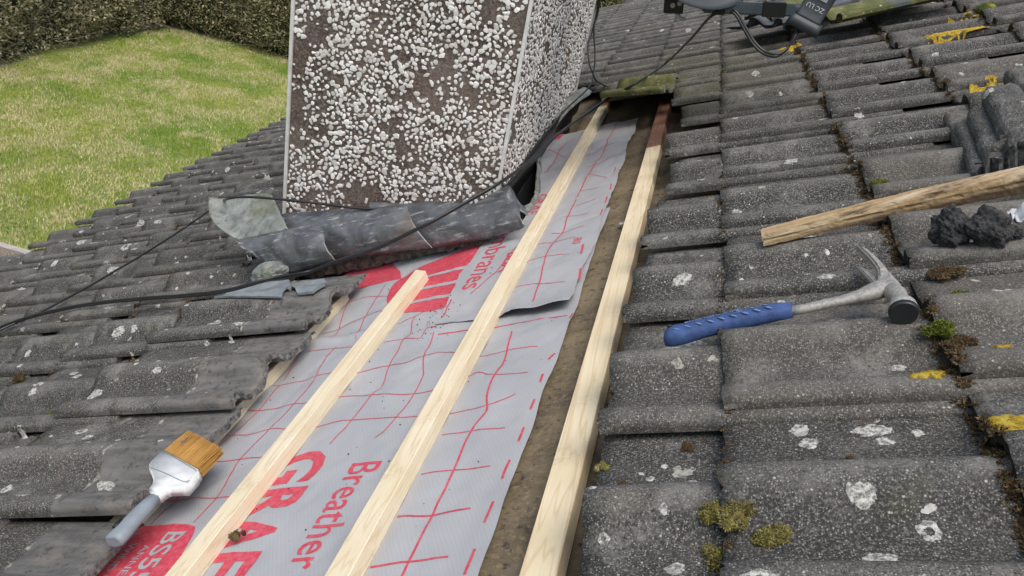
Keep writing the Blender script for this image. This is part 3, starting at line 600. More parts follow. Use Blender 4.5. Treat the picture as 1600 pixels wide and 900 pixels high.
for sx in (-.02, .055, .135):
    A = [(-.93+i*.03, 1.52+sx+.0*i+.018*math.sin(i*.35)+.012*i*.2) for i in range(12)]; A = [p for p in A if (p[0]+.735)**2+((p[1]-1.65)*.96)**2 < .162**2]
    b2 = bmesh.new(); 
    for a_, c_ in zip(A, A[1:]):
        b2.faces.new([b2.verts.new((a_[0], a_[1], 0)), b2.verts.new((c_[0], c_[1], 0)), b2.verts.new((c_[0], c_[1]+.016, 0)), b2.verts.new((a_[0], a_[1]+.016, 0))])
    drape(bm, b2, z_low, .0014, 0)
for (a, b_) in (((-1.0, 1.90), (-.985, 1.86)), ((-.955, 1.88), (-.94, 1.85))): ribbon(bm, [a, b_], .05, z_low)
tag(mk('roofing_membrane', bm, [M['membrane'], M['print']], None, (-.75, .12, -.03), ROOF), 'lower grey breather membrane sheet printed with red grid, big red letters and a red block', 'membrane', 'breather membrane sheets')
def topedge(x, y, t):                                              # the upper sheet ends in a slightly slanting torn edge
    k = max(0, (t-.85)/.15); return y+k*k*(.03*fn(x*12, 2)+.02)
def z_up2(x, y): return z_up(x, y)
bm = mem_grid(lambda y: uleft(y)+.003*fn(y*30, 4), lambda y: -.402+.010*fn(y*5, 7)+.003*fn(y*25, 9)-.02*max(0, y-2.5), 1.372, 2.88, z_up, .0085, topedge)
for w_, pts in [(0.0034, [(-0.4873, 2.8891), (-0.4918, 2.7141), (-0.4831, 2.5928), (-0.4833, 2.4942), (-0.495, 2.4102), (-0.5036, 2.1984), (-0.5047, 1.9373), (-0.4984, 1.8152), (-0.5121, 1.6828), (-0.4969, 1.5269), (-0.4908, 1.4186)]), (0.0022, [(-0.4828, 2.8113), (-0.4278, 2.7984)]), (0.0022, [(-0.4964, 2.2667), (-0.4341, 2.1947)]), (0.0022, [(-0.4962, 2.0018), (-0.444, 2.0229)]), (0.0022, [(-0.5088, 1.9203), (-0.4483, 1.9208)]), (0.0022, [(-0.528, 1.8125), (-0.4966, 1.8057), (-0.4458, 1.8279)]), (0.0022, [(-0.5042, 2.1295), (-0.451, 2.1245)]), (0.0022, [(-0.5734, 1.6639), (-0.547, 1.6601), (-0.4528, 1.649)]), (0.0022, [(-0.552, 1.5151), (-0.4356, 1.4936)]), (0.0022, [(-0.5597, 2.5151), (-0.5096, 2.5143), (-0.4579, 2.5648)]), (0.0022, [(-0.5196, 2.3666), (-0.4758, 2.3758), (-0.4385, 2.4386)]), (0.0022, [(-0.5535, 1.7573), (-0.501, 1.7409), (-0.4546, 1.7516)]), (0.0034, [(-0.6558, 2.7734), (-0.6563, 2.595), (-0.6642, 2.3858)]), (0.0022, [(-0.7043, 2.6627), (-0.6226, 2.5471)]), (0.0028, [(-0.5721, 1.9542), (-0.5859, 1.8676), (-0.6145, 1.7323), (-0.6312, 1.607), (-0.6603, 1.5157)]), (0.004, [(-0.4127, 2.1286), (-0.41, 2.0768)]), (0.004, [(-0.4116, 2.0193), (-0.4115, 1.9784)]), (0.004, [(-0.4119, 1.9295), (-0.413, 1.8875)]), (0.005, [(-0.4258, 1.6901), (-0.4204, 1.6274)]), (0.005, [(-0.4088, 1.5453), (-0.4037, 1.4877)]), (0.004, [(-0.4218, 2.2978), (-0.4195, 2.2457)]), (0.0034, [(-0.6918, 1.4089), (-0.6963, 1.4584), (-0.6997, 1.4973)])]: ribbon(bm, pts, w_, z_up)
text(bm, 'Membranes', -.692, 1.96, .052, .415, z_up, bold=.004); text(bm, 'BBA', -.622, 1.73, .03, .11, z_up, bold=.02)
text(bm, 'GRAF', -.636, 2.17, .028, .17, z_up, bold=.004); text(bm, '80', -.455, 1.74, .02, .04, z_up)
poly(bm, [(-.73, 2.90), (-.69, 2.895), (-.695, 2.83), (-.715, 2.80)], z_up)
bmesh.ops.recalc_face_normals(bm, faces=[f for f in bm.faces if f.material_index == 0])
tag(mk('roofing_membrane', bm, [M['membrane'], M['print']], None, (-.55, 1.37, -.03), ROOF), 'upper wrinkled grey membrane sheet lapped over the lower one, running up beside the chimney', 'membrane', 'breather membrane sheets')

# ------------------------------------------------------------------ chimney (true vertical, so built in world axes)
cr = ROOF @ Vector((-.722, 0, 0)); cl = ROOF @ Vector((-1.395, 0, 0)); YF, YB = 1.95, 3.26; XL, XR = cl.x, cr.x; ZB = cl.z-.25; ZT = cr.z+1.15
ch = thing('chimney', 'brown rendered chimney stack covered in white pebbledash with white corner beads', None, ((XL+XR)/2, (YF+YB)/2, ZB)); adopt(ch)
bm = bmesh.new(); n1, n2, n3 = 26, 60, 50
def quadgrid(bm, o, a, b, na, nb, nrm, amp):
    g = [[bm.verts.new(o+a*i/na+b*j/nb+nrm*amp*(fn(i*.9, j*.9)*.7+.6*fn(i*2.3, j*2.3)) * (0 if i in (0, na) else 1)) for j in range(nb+1)] for i in range(na+1)]
    for i in range(na):
        for j in range(nb): bm.faces.new((g[i][j], g[i+1][j], g[i+1][j+1], g[i][j+1])).smooth = True
Hh = V3((0, 0, ZT-ZB))
quadgrid(bm, V3((XL, YF, ZB)), V3((XR-XL, 0, 0)), Hh, 60, 140, V3((0, -1, 0)), .003); quadgrid(bm, V3((XR, YF, ZB)), V3((0, YB-YF, 0)), Hh, 100, 140, V3((1, 0, 0)), .003)
quadgrid(bm, V3((XR, YB, ZB)), V3((XL-XR, 0, 0)), Hh, 20, 30, V3((0, 1, 0)), .003); quadgrid(bm, V3((XL, YB, ZB)), V3((0, YF-YB, 0)), Hh, 20, 30, V3((-1, 0, 0)), .003)
box(bm, (XL-.04, YF-.04, ZT), (XR+.04, YB+.04, ZT+.08)); mk('stack', bm, M['render'], ch)
for (x, y) in ((XL-.003, YF-.004), (XR+.002, YF-.004), (XR+.002, YB+.002), (XL-.003, YB+.002)):
    bm = rbox((x-.0045, y-.0045, ZB+.1), (x+.0045, y+.0045, ZT), .0015); mk('corner_bead', bm, M['bead'], ch)
bm = bmesh.new(); rp = random.Random(9)
ico = bmesh.new(); bmesh.ops.create_icosphere(ico, subdivisions=1, radius=1); icov = [v.co.copy() for v in ico.verts]; icof = [[v.index for v in f.verts] for f in ico.faces]; ico.free()
def pebble(o, a, b, nrm, seed):
    kk_ = rp.choice((.7, .85, 1, 1, 1.15, 1.35)); ra, rb, rc = rp.uniform(.0048, .0085)*kk_, rp.uniform(.0038, .0066)*kk_, rp.uniform(.0028, .0045); an = rp.uniform(0, math.pi); ca, sa = math.cos(an), math.sin(an); tl = rp.uniform(-.3, .3)
    vs = []
    for v in icov:
        k = 1+.65*fn(v.x*1.6+seed*3, v.y*1.3+seed, v.z*1.3); x, y, z = v.x*ra*k, v.y*rb*k, min(v.z*rc*k, rc*.6)+tl*v.x*ra*.6
        vs.append(bm.verts.new(o+a*(x*ca-y*sa)+b*(x*sa+y*ca)+nrm*(z+.0008)))
    for f in icof: bm.faces.new([vs[i] for i in f])
def scatter(o, a, b, la, lb, nrm, tries, thr, seed, RR=.0100):
    cell = {}; R = RR; n = 0
    for i in range(tries):
        p, q = rp.uniform(.004, la-.004), rp.uniform(0, lb)
        d = .7*fn(p*8, q*8, seed)+.8*fn(p*21, q*21, seed+4)+.3*fn(p*50, q*50, seed+7)
        if d < thr+rp.gauss(0, .16): continue
        ci, cj = int(p/R), int(q/R); ok = True
        for ii in (-1, 0, 1):
            for jj in (-1, 0, 1):
                for (x, y) in cell.get((ci+ii, cj+jj), ()):
                    if (x-p)**2+(y-q)**2 < (R*rp.uniform(.85, 1.15))**2: ok = False; break
                if not ok: break
            if not ok: break
        if not ok: continue
        cell.setdefault((ci, cj), []).append((p, q)); pebble(o+a*p+b*q, a, b, nrm, n*.37); n += 1
zf = cr.z-.05
scatter(V3((XL, YF, cl.z-.05)), V3((1, 0, 0)), V3((0, 0, 1)), XR-XL, ZT-cl.z+.05, V3((0, -1, 0)), 30000, -.14, 1)
scatter(V3((XR, YF, zf)), V3((0, 1, 0)), V3((0, 0, 1)), YB-YF, ZT-zf, V3((1, 0, 0)), 40000, -.22, 8, .0118)
scatter(V3((XL, YF, cl.z-.05)), V3((0, 1, 0)), V3((0, 0, 1)), YB-YF, ZT-cl.z, V3((-1, 0, 0)), 5000, -.12, 15)
o = mk('pebbledash', bm, M['pebble'], ch); o['kind'] = 'stuff'
# rough mortar and cut tile edge at the foot of the front face
def rough_strip(path, wdt, hgt, m, name, parent, label=None, cat=None, seed=0, nn=60, frame=None, amp=.012):
    P = spline(path, max(2, nn//len(path))); bm = bmesh.new(); rows = []
    for i, p in enumerate(P):
        t = (P[min(i+1, len(P)-1)]-P[max(i-1, 0)]).normalized(); nn_ = V3((-t.y, t.x, 0)).normalized(); row = []
        for k in range(9):
            a = math.pi*k/8; q = p+nn_*wdt/2*math.cos(a)+V3((0, 0, hgt*math.sin(a)**.7))
            q += V3((fn(q.x*60, q.y*60, seed), fn(q.x*60+9, q.y*60, seed), fn(q.x*45, q.y*45, seed+5)))*amp; row.append(bm.verts.new(q))
        rows.append(row)
    for i in range(len(rows)-1):
        for k in range(8): bm.faces.new((rows[i][k], rows[i][k+1], rows[i+1][k+1], rows[i+1][k]))
    for r in (rows[0], rows[-1]): bm.faces.new(r)
    bmesh.ops.recalc_face_normals(bm, faces=bm.faces)
    o = mk(name, bm, m, parent, tuple(P[0]), frame)
    if label: tag(o, label, cat)
    return o
rough_strip([V3((-1.30, 1.86, -.01)), V3((-1.1, 1.87, -.02)), V3((-.9, 1.885, -.02)), V3((-.70, 1.885, -.02))], .10, .045, M['mortar'], 'mortar_fillet', roof, None, None, 3, 90)

# ------------------------------------------------------------------ lead work, peeled up and folded towards the camera
def lead(grid, label, loc, m='lead', th=.0036, cat='lead flashing', name='lead_flashing', grp='peeled lead flashing pieces'):
    bm = sheet(grid, th); return tag(mk(name, bm, [M[m], M['lead_edge']], None, loc, ROOF), label, cat, grp)
nrmF = V3((0, -1, .35)).normalized()
def bul(a, seed=0, w_=.004): return lambda s, t: nrmF*(a*math.sin(math.pi*t)+w_*fn(s*5, t*4, seed)+w_*.5*fn(s*13, t*9, seed)-w_*1.2*max(0, .25-abs(fn(s*6, t*3, seed+9)))*3*math.sin(math.pi*s))
P4t = [(-1.0053, 1.86, 0.1489), (-0.9629, 1.86, 0.1382), (-0.9092, 1.86, 0.1233), (-0.8403, 1.86, 0.1161), (-0.7795, 1.86, 0.0998), (-0.7228, 1.86, 0.0844), (-0.66, 1.86, 0.0801), (-0.6154, 1.86, 0.0707), (-0.6029, 1.86, 0.0541)]
P4b = [(-0.9803, 1.8, 0.0267), (-0.944, 1.8, 0.0215), (-0.8689, 1.8, 0.0107), (-0.7992, 1.8, 0.01), (-0.7159, 1.8, 0.0063), (-0.6669, 1.8, 0.0055), (-0.622, 1.8, 0.0107), (-0.5953, 1.8, 0.0141), (-0.5849, 1.8, 0.0207)]
lead(blend(P4t, P4b, 60, 14, bul(.020, 2)), 'right hand length of dark bent lead with purple stains, ending beside the middle batten', P4b[4])
P3t = [(-1.2811, 1.835, 0.1741), (-1.2352, 1.835, 0.1742), (-1.1949, 1.835, 0.1678), (-1.1486, 1.835, 0.162), (-1.1048, 1.835, 0.1566), (-1.0542, 1.835, 0.1498), (-1.0127, 1.835, 0.1412), (-0.9728, 1.835, 0.1348), (-0.9338, 1.835, 0.1321), (-0.8901, 1.835, 0.123)]
P3b = [(-1.2755, 1.775, 0.0558), (-1.2161, 1.775, 0.0504), (-1.1677, 1.775, 0.0451), (-1.1163, 1.775, 0.0391), (-1.0721, 1.775, 0.0364), (-1.0248, 1.775, 0.033), (-0.9693, 1.775, 0.0279), (-0.9228, 1.775, 0.0263), (-0.8775, 1.775, 0.023), (-0.8334, 1.775, 0.0181)]
lead(blend(P3t, P3b, 64, 14, bul(.024, 5)), 'middle length of bent lead with white streaks, under the crossing cable', P3b[4])
P2t = [(-1.355, 1.745, 0.1528), (-1.3119, 1.745, 0.1518), (-1.2757, 1.745, 0.1502), (-1.2339, 1.745, 0.153), (-1.1941, 1.745, 0.1524), (-1.1586, 1.745, 0.1435), (-1.1107, 1.745, 0.1321), (-1.0971, 1.745, 0.1185)]
P2b = [(-1.3056, 1.715, 0.1258), (-1.2928, 1.715, 0.0971), (-1.2728, 1.715, 0.0746), (-1.2523, 1.715, 0.0575), (-1.2228, 1.715, 0.0426), (-1.1758, 1.715, 0.0452), (-1.1244, 1.715, 0.0505), (-1.0775, 1.715, 0.0563)]
lead(blend(P2t, P2b, 44, 14, bul(.016, 8)), 'dark blue lead fold hanging lowest, over the left tiles', P2b[4])
P1t = [(-1.4739, 1.86, 0.2625), (-1.4495, 1.86, 0.2497), (-1.4189, 1.86, 0.2451), (-1.3837, 1.86, 0.2415), (-1.3468, 1.86, 0.2376), (-1.3161, 1.86, 0.2349), (-1.2881, 1.86, 0.227), (-1.2795, 1.86, 0.2139)]
P1b = [(-1.3581, 1.75, 0.1532), (-1.3409, 1.75, 0.1498), (-1.3157, 1.75, 0.1505), (-1.2887, 1.75, 0.1508), (-1.262, 1.75, 0.151), (-1.2374, 1.75, 0.1517), (-1.2174, 1.75, 0.1514), (-1.1968, 1.75, 0.1528)]
gr1 = blend(P1t, P1b, 34, 16, lambda s, t: V3((-.035*math.sin(math.pi*t)*(1-s)**1.5, .030*math.sin(math.pi*s)*math.sin(math.pi*min(1, t+.2)), 0))+V3((0, 1, 0))*.004*fn(s*7, t*6, 3))
lead(gr1, 'pale greenish lead flap turned up at the far left end of the flashing', P1b[2], 'lead_green', grp='pale lead flaps')
P5t = [(-0.723, 1.9, 0.0753), (-0.6869, 1.9, 0.0858), (-0.6569, 1.9, 0.0954), (-0.6305, 1.9, 0.1004), (-0.6235, 1.9, 0.0883), (-0.6194, 1.9, 0.0661), (-0.6139, 1.9, 0.0489), (-0.6006, 1.9, 0.0336)]
P5b = [(-0.7109, 1.86, 0.0766), (-0.6807, 1.86, 0.0703), (-0.6562, 1.86, 0.0634), (-0.634, 1.86, 0.0553), (-0.6223, 1.86, 0.0475), (-0.6101, 1.86, 0.0415), (-0.5984, 1.86, 0.0337), (-0.5872, 1.86, 0.0244)]
lead(blend(P5t, P5b, 26, 8, bul(.01, 12, .003)), 'small grey lead ear folded round the front right chimney corner', P5b[4], 'lead')
# side gutter lead: black colour painted in for the shade of the fold, pale curling outer lip
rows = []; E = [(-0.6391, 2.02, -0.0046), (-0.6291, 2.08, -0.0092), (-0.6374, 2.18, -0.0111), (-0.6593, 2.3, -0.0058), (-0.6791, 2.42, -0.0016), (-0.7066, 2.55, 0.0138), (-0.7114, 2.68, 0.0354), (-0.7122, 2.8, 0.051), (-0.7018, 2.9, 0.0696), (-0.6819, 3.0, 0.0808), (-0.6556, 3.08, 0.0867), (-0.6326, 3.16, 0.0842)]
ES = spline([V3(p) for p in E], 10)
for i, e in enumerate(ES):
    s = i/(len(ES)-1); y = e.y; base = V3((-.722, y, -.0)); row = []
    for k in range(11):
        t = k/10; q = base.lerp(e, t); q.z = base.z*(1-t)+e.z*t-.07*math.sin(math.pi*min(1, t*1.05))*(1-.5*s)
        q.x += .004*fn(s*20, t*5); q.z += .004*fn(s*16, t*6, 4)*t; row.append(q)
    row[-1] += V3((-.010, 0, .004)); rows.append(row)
bm = sheet(rows, .0025); gt = tag(mk('lead_gutter', bm, M['black'], None, tuple(E[3]), ROOF), 'lead gutter coloured black for its shade, with a wavy pale lip along the right face of the chimney', 'lead gutter', None); gt['_l'] = tuple(E[3])
rows = []
for i, e in enumerate(ES):
    s = i/(len(ES)-1); wd = .012+.004*fn(s*11, 1)+.075*max(0, s-.45)/.55*(1-max(0, s-.9)*6)
    rows.append([e+V3((-.012+wd*k/5, 0, .004+.004*fn(s*20, 3)-.018*(k/5)**2+.012*math.sin(math.pi*k/5)*max(0, s-.4))) for k in range(6)])
bm = sheet(rows, .0022); mk('lip', bm, [M['lead_green'], M['lead_edge']], gt)
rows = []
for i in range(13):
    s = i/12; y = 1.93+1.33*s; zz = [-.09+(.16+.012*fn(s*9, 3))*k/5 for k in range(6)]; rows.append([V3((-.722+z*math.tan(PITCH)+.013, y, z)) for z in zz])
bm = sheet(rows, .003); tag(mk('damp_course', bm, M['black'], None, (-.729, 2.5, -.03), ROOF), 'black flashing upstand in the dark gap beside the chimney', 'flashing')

def on_tiles(pts, lift=.0): return [V3((p[0], p[1], drop(p[0], p[1])[0]+lift)) for p in pts]
def slab(pts, th, m, name, label, cat, seed=0, drape_=.6, grp=None, loc=None):
    """a thin offcut lying on the tiles, following them loosely"""
    b = bmesh.new(); b.faces.new([b.verts.new((p[0], p[1], 0)) for p in pts])
    for ax, no in ((0, (1, 0, 0)), (1, (0, 1, 0))):
        lo = min(v.co[ax] for v in b.verts); hi = max(v.co[ax] for v in b.verts); k = math.ceil(lo/.01)
        while k*.01 < hi: co = [0, 0, 0]; co[ax] = k*.01; bmesh.ops.bisect_plane(b, geom=b.verts[:]+b.edges[:]+b.faces[:], plane_co=co, plane_no=no); k += 1
    cx = sum(p[0] for p in pts)/len(pts); cy = sum(p[1] for p in pts)/len(pts); hm = max(drop(v.co.x, v.co.y)[0] for v in b.verts)
    for v in b.verts: h = drop(v.co.x, v.co.y)[0]; v.co.z = h*drape_+hm*(1-drape_)+.003+.002*fn(v.co.x*20, v.co.y*20, seed)
    r = bmesh.ops.extrude_face_region(b, geom=b.faces[:]); bmesh.ops.translate(b, verts=[v for v in r['geom'] if isinstance(v, bmesh.types.BMVert)], vec=(0, 0, th))
    bmesh.ops.recalc_face_normals(b, faces=b.faces)
    for f in b.faces: f.smooth = False
    return tag(mk(name, b, m, None, (cx, cy, hm), ROOF), label, cat, grp)
slab([(-1.3148, 1.5236, 0.06), (-1.3375, 1.5893, 0.06), (-1.3522, 1.6481, 0.06), (-1.2694, 1.6481, 0.06), (-1.176, 1.6391, 0.06), (-1.1439, 1.5924, 0.06), (-1.1146, 1.5306, 0.06), (-1.1077, 1.49, 0.06), (-1.1888, 1.5012, 0.06)], .005, M['slate'], 'lead_offcut', 'flat pale blue grey lead offcut lying on the left tiles under the cable', 'offcut', 2, .75)
slab([(-1.1273, 1.5854, 0.055), (-1.1006, 1.6013, 0.055), (-1.0528, 1.6014, 0.055), (-1.0252, 1.5612, 0.055), (-1.0052, 1.5217, 0.055), (-1.0262, 1.4949, 0.055), (-1.0671, 1.496, 0.055), (-1.0975, 1.5381, 0.055)], .006, M['slate'], 'lead_offcut', 'small blue grey lead offcut beside the broken tile edge', 'offcut', 5, .5)
slab([(-1.1746, 1.6231, 0.06), (-1.1778, 1.6594, 0.06), (-1.0792, 1.6354, 0.06), (-1.0502, 1.5934, 0.06), (-1.1089, 1.5864, 0.06)], .005, M['lead_green'], 'lead_offcut', 'narrow greenish lead strip just below the lowest dark lead fold', 'offcut', 7, .5)
def blob(name, label, cat, c, r, m, seed, amp=.25, sub=4, grp=None, flat=1.0, freq=2.0, smooth=False):
    bm = bmesh.new(); bmesh.ops.create_icosphere(bm, subdivisions=sub, radius=1)
    for v in bm.verts:
        d = v.co.normalized(); k = 1+amp*fn(d.x*freq+seed, d.y*freq, d.z*freq)+amp*.45*fn(d.x*freq*3+seed, d.y*freq*3, d.z*freq*3)+amp*.2*fn(d.x*freq*9, d.y*freq*9+seed, d.z*freq*9)
        v.co = V3((d.x*r[0]*k, d.y*r[1]*k, d.z*r[2]*k))+V3(c)
    return tag(mk(name, bm, m, None, c, ROOF, smooth), label, cat, grp)
blob('mortar_lump', 'rounded pale green grey mortar lump above the slate blue offcut', 'mortar', (-1.2564, 1.68, 0.065), (.055, .035, .03), M['lead_green'], 3, .2)

# ------------------------------------------------------------------ moss and lichen
def moss(name, label, px, r, h, m, seed, n=260, grp=None, z=None, parent=None):
    rg = random.Random(seed); bm = bmesh.new(); x0, y0 = px[0], px[1]
    bz = drop(x0, y0)[0] if z is None else z
    lobes = [(rg.gauss(0, .42), rg.gauss(0, .42), rg.uniform(.38, .72)) for _ in range(6)]+[(0, 0, .7)]
    for (lx, ly, lr) in lobes:
        q = bmesh.ops.create_icosphere(bm, subdivisions=2, radius=1)['verts']
        for v in q: v.co = V3((x0+lx*r+v.co.x*r*lr*.7*(1+.4*fn(v.co.x*2+seed, v.co.y*2, lx*9)), y0+ly*r+v.co.y*r*lr*.7, bz+v.co.z*h*.7*lr+h*.1))
    for i in range(n):
        a = rg.uniform(0, 6.283); e = math.acos(rg.uniform(-.1, 1)); d = V3((math.cos(a)*math.sin(e), math.sin(a)*math.sin(e), math.cos(e)))
        k = 1+.35*fn(d.x*1.7+seed, d.y*1.7, d.z*1.7); lx, ly, lr = lobes[rg.randrange(7)]; p = V3((x0+lx*r+d.x*r*.72*lr*k, y0+ly*r+d.y*r*.72*lr*k, bz+h*.1+d.z*h*.75*lr*k))
        L = rg.uniform(.2, .45)*min(r, .016)*.55; q = (d+V3((rg.gauss(0, .5), rg.gauss(0, .5), rg.gauss(0, .4)))).normalized(); s = q.cross(V3((rg.gauss(0, 1), rg.gauss(0, 1), rg.gauss(0, 1)))).normalized()*L*.28; s2 = q.cross(s).normalized()*L*.28
        vs = [bm.verts.new(p+s), bm.verts.new(p-s*.5+s2), bm.verts.new(p-s*.5-s2), bm.verts.new(p+q*L)]
        for f in ((0, 1, 3), (1, 2, 3), (2, 0, 3)): bm.faces.new([vs[i] for i in f])
    return tag(mk(name, bm, m, None, (x0, y0, bz), ROOF), label, 'moss', grp)
for (p, r, h, m, lab) in [((-0.1043, 0.6522), 0.02, 0.022, 'moss', 'round golden green moss clump at the tile edge, left of the pair under the hammer'), ((-0.0842, 0.6426), 0.021, 0.018, 'moss', 'brownish green moss clump spreading right of the round one'), ((-0.1052, 0.6084), 0.017, 0.018, 'moss', 'mossy tuft directly below the round golden clump'), ((-0.0464, 0.621), 0.019, 0.016, 'moss', 'single oval moss clump lying alone on the big tile roll at the bottom'), ((-1.7729, 1.3196), 0.016, 0.02, 'brownmoss', 'dark brown moss knob on the left tiles near the left edge'), ((-1.4754, 1.1208), 0.016, 0.012, 'greenmoss', 'small bright green moss cushion on the left tiles'), ((-1.5028, 1.3145), 0.014, 0.012, 'moss', 'orange brown moss cushion on the left tiles'), ((-0.1426, 0.8005), 0.01, 0.01, 'brownmoss', 'dark bud like moss clump on the joint left of the big round lichen'), ((-0.2105, 0.7242), 0.008, 0.006, 'brownmoss', 'tiny dark moss speck beside the round white lichen'), ((0.0348, 0.7287), 0.01, 0.007, 'brownmoss', 'small red brown moss tuft above the lowest big tile roll'), ((0.2106, 1.1329), 0.026, 0.008, 'brownmoss', 'flat red brown moss cushion below the dark mortar lumps'), ((0.2181, 1.0626), 0.018, 0.006, 'greenmoss', 'flat green moss patch right of the hammer head'), ((0.1869, 0.9404), 0.015, 0.008, 'brownmoss', 'dark red moss tuft on the tile right of the hammer face'), ((0.1867, 1.5221), 0.02, 0.018, 'greenmoss', 'yellow green moss sprig just above the rotten plank'), ((-3.0644, 3.2889), 0.04, 0.03, 'moss', 'mossy lump on the eaves of the left roof'), ((0.1692, 0.9588), 0.018, 0.022, 'greenmoss', 'green moss tuft in the lap beside the hammer face'), ((0.4648, 1.9631), 0.03, 0.02, 'moss', 'tangled moss and dry stalks among the broken tiles'), ((0.7377, 2.9697), 0.04, 0.03, 'greenmoss', 'large pale green moss cushion at the top right corner'), ((-0.2409, 0.7654), 0.009, 0.007, 'moss', 'tiny moss tuft beside the right hand new batten')]:
    moss('moss_clump', lab, p, r, h, M[m], int(p[0]*977+p[1]*331) % 1000, 1300 if r > .012 else 420, 'loose moss clumps')
moss('moss_clump', 'dark brown bud like moss clump stuck to the side of the short new batten', (-0.7945, 0.7532, -0.005), .011, .014, M['brownmoss'], 77, 380, 'loose moss clumps', -.012)
# moss growing in the laps between the courses
bm = bmesh.new(); rg = random.Random(31)
def lapmoss(k, ya, yb, dens, xo=.0, rmin=.003, rmax=.009):
    tail = -.095+GA*k; n = int((yb-ya)*dens)
    for i in range(n):
        y = rg.uniform(ya, yb)
        if fn(y*5, k*3) < -.12: continue
        x = tail-.003+rg.gauss(0, .004)+xo; z = drop(x, y)[0]; r = rg.uniform(rmin, rmax)
        for q in range(14):
            d = V3((rg.gauss(0, 1), rg.gauss(0, 1), abs(rg.gauss(0, 1)))).normalized(); p = V3((x, y, z))+d*r*rg.uniform(.2, .9); s = d.cross(V3((rg.gauss(0, 1), rg.gauss(0, 1), rg.gauss(0, 1)))).normalized()*r*.25
            s2 = d.cross(s).normalized()*r*.25; vs = [bm.verts.new(p+s), bm.verts.new(p-s*.5+s2), bm.verts.new(p-s*.5-s2), bm.verts.new(p+d*r*.6)]
            for f in ((0, 1, 3), (1, 2, 3), (2, 0, 3)): bm.faces.new([vs[i] for i in f])
lapmoss(1, .5, 3.4, 420, 0, .003, .008); lapmoss(2, 1.2, 4, 260, 0, .003, .008); lapmoss(0, .5, 4.5, 130, 0, .002, .005); lapmoss(3, 1.5, 4, 80)
for k in range(-11, -4): lapmoss(k, .6, 4.6, 60, 0, .003, .010)
for j in range(14):
    pass
o = mk('moss_growth', bm, M['brownmoss'], roof); o['kind'] = 'stuff'
def crust(bm, x0, y0, rx, ry, seed, ring=False, th=.0018, ang=0.0, rag=.45):
    """a thin irregular crust that follows the tile"""
    n = 26; c = drop(x0, y0)[0]; rows = []; ca, sa = math.cos(ang), math.sin(ang)
    for k, f in enumerate((.0 if not ring else .42, .5 if not ring else .6, .85, 1.0)):
        row = []
        for i in range(n):
            a = 2*math.pi*i/n; rr = 1+rag*.6*fn(math.cos(a)*1.3+seed, math.sin(a)*1.3)+rag*.45*fn(math.cos(a)*5+seed, math.sin(a)*5, seed)+rag*.3*fn(i*1.7, seed); lx, ly = math.cos(a)*rx*rr*f, math.sin(a)*ry*rr*f
            x, y = x0+lx*ca-ly*sa, y0+lx*sa+ly*ca
            z = drop(x, y)[0]; 
            if abs(z-c) > .03: z = c
            row.append(bm.verts.new((x, y, z+(th*(1+.4*fn(x*400, y*400)) if f < 1 else -.0003))))
        rows.append(row)
    for a, b in zip(rows, rows[1:]):
        for i in range(n): bm.faces.new((a[i], a[(i+1) % n], b[(i+1) % n], b[i])).smooth = True
    if not ring: bm.faces.new(rows[0])
bm = bmesh.new()
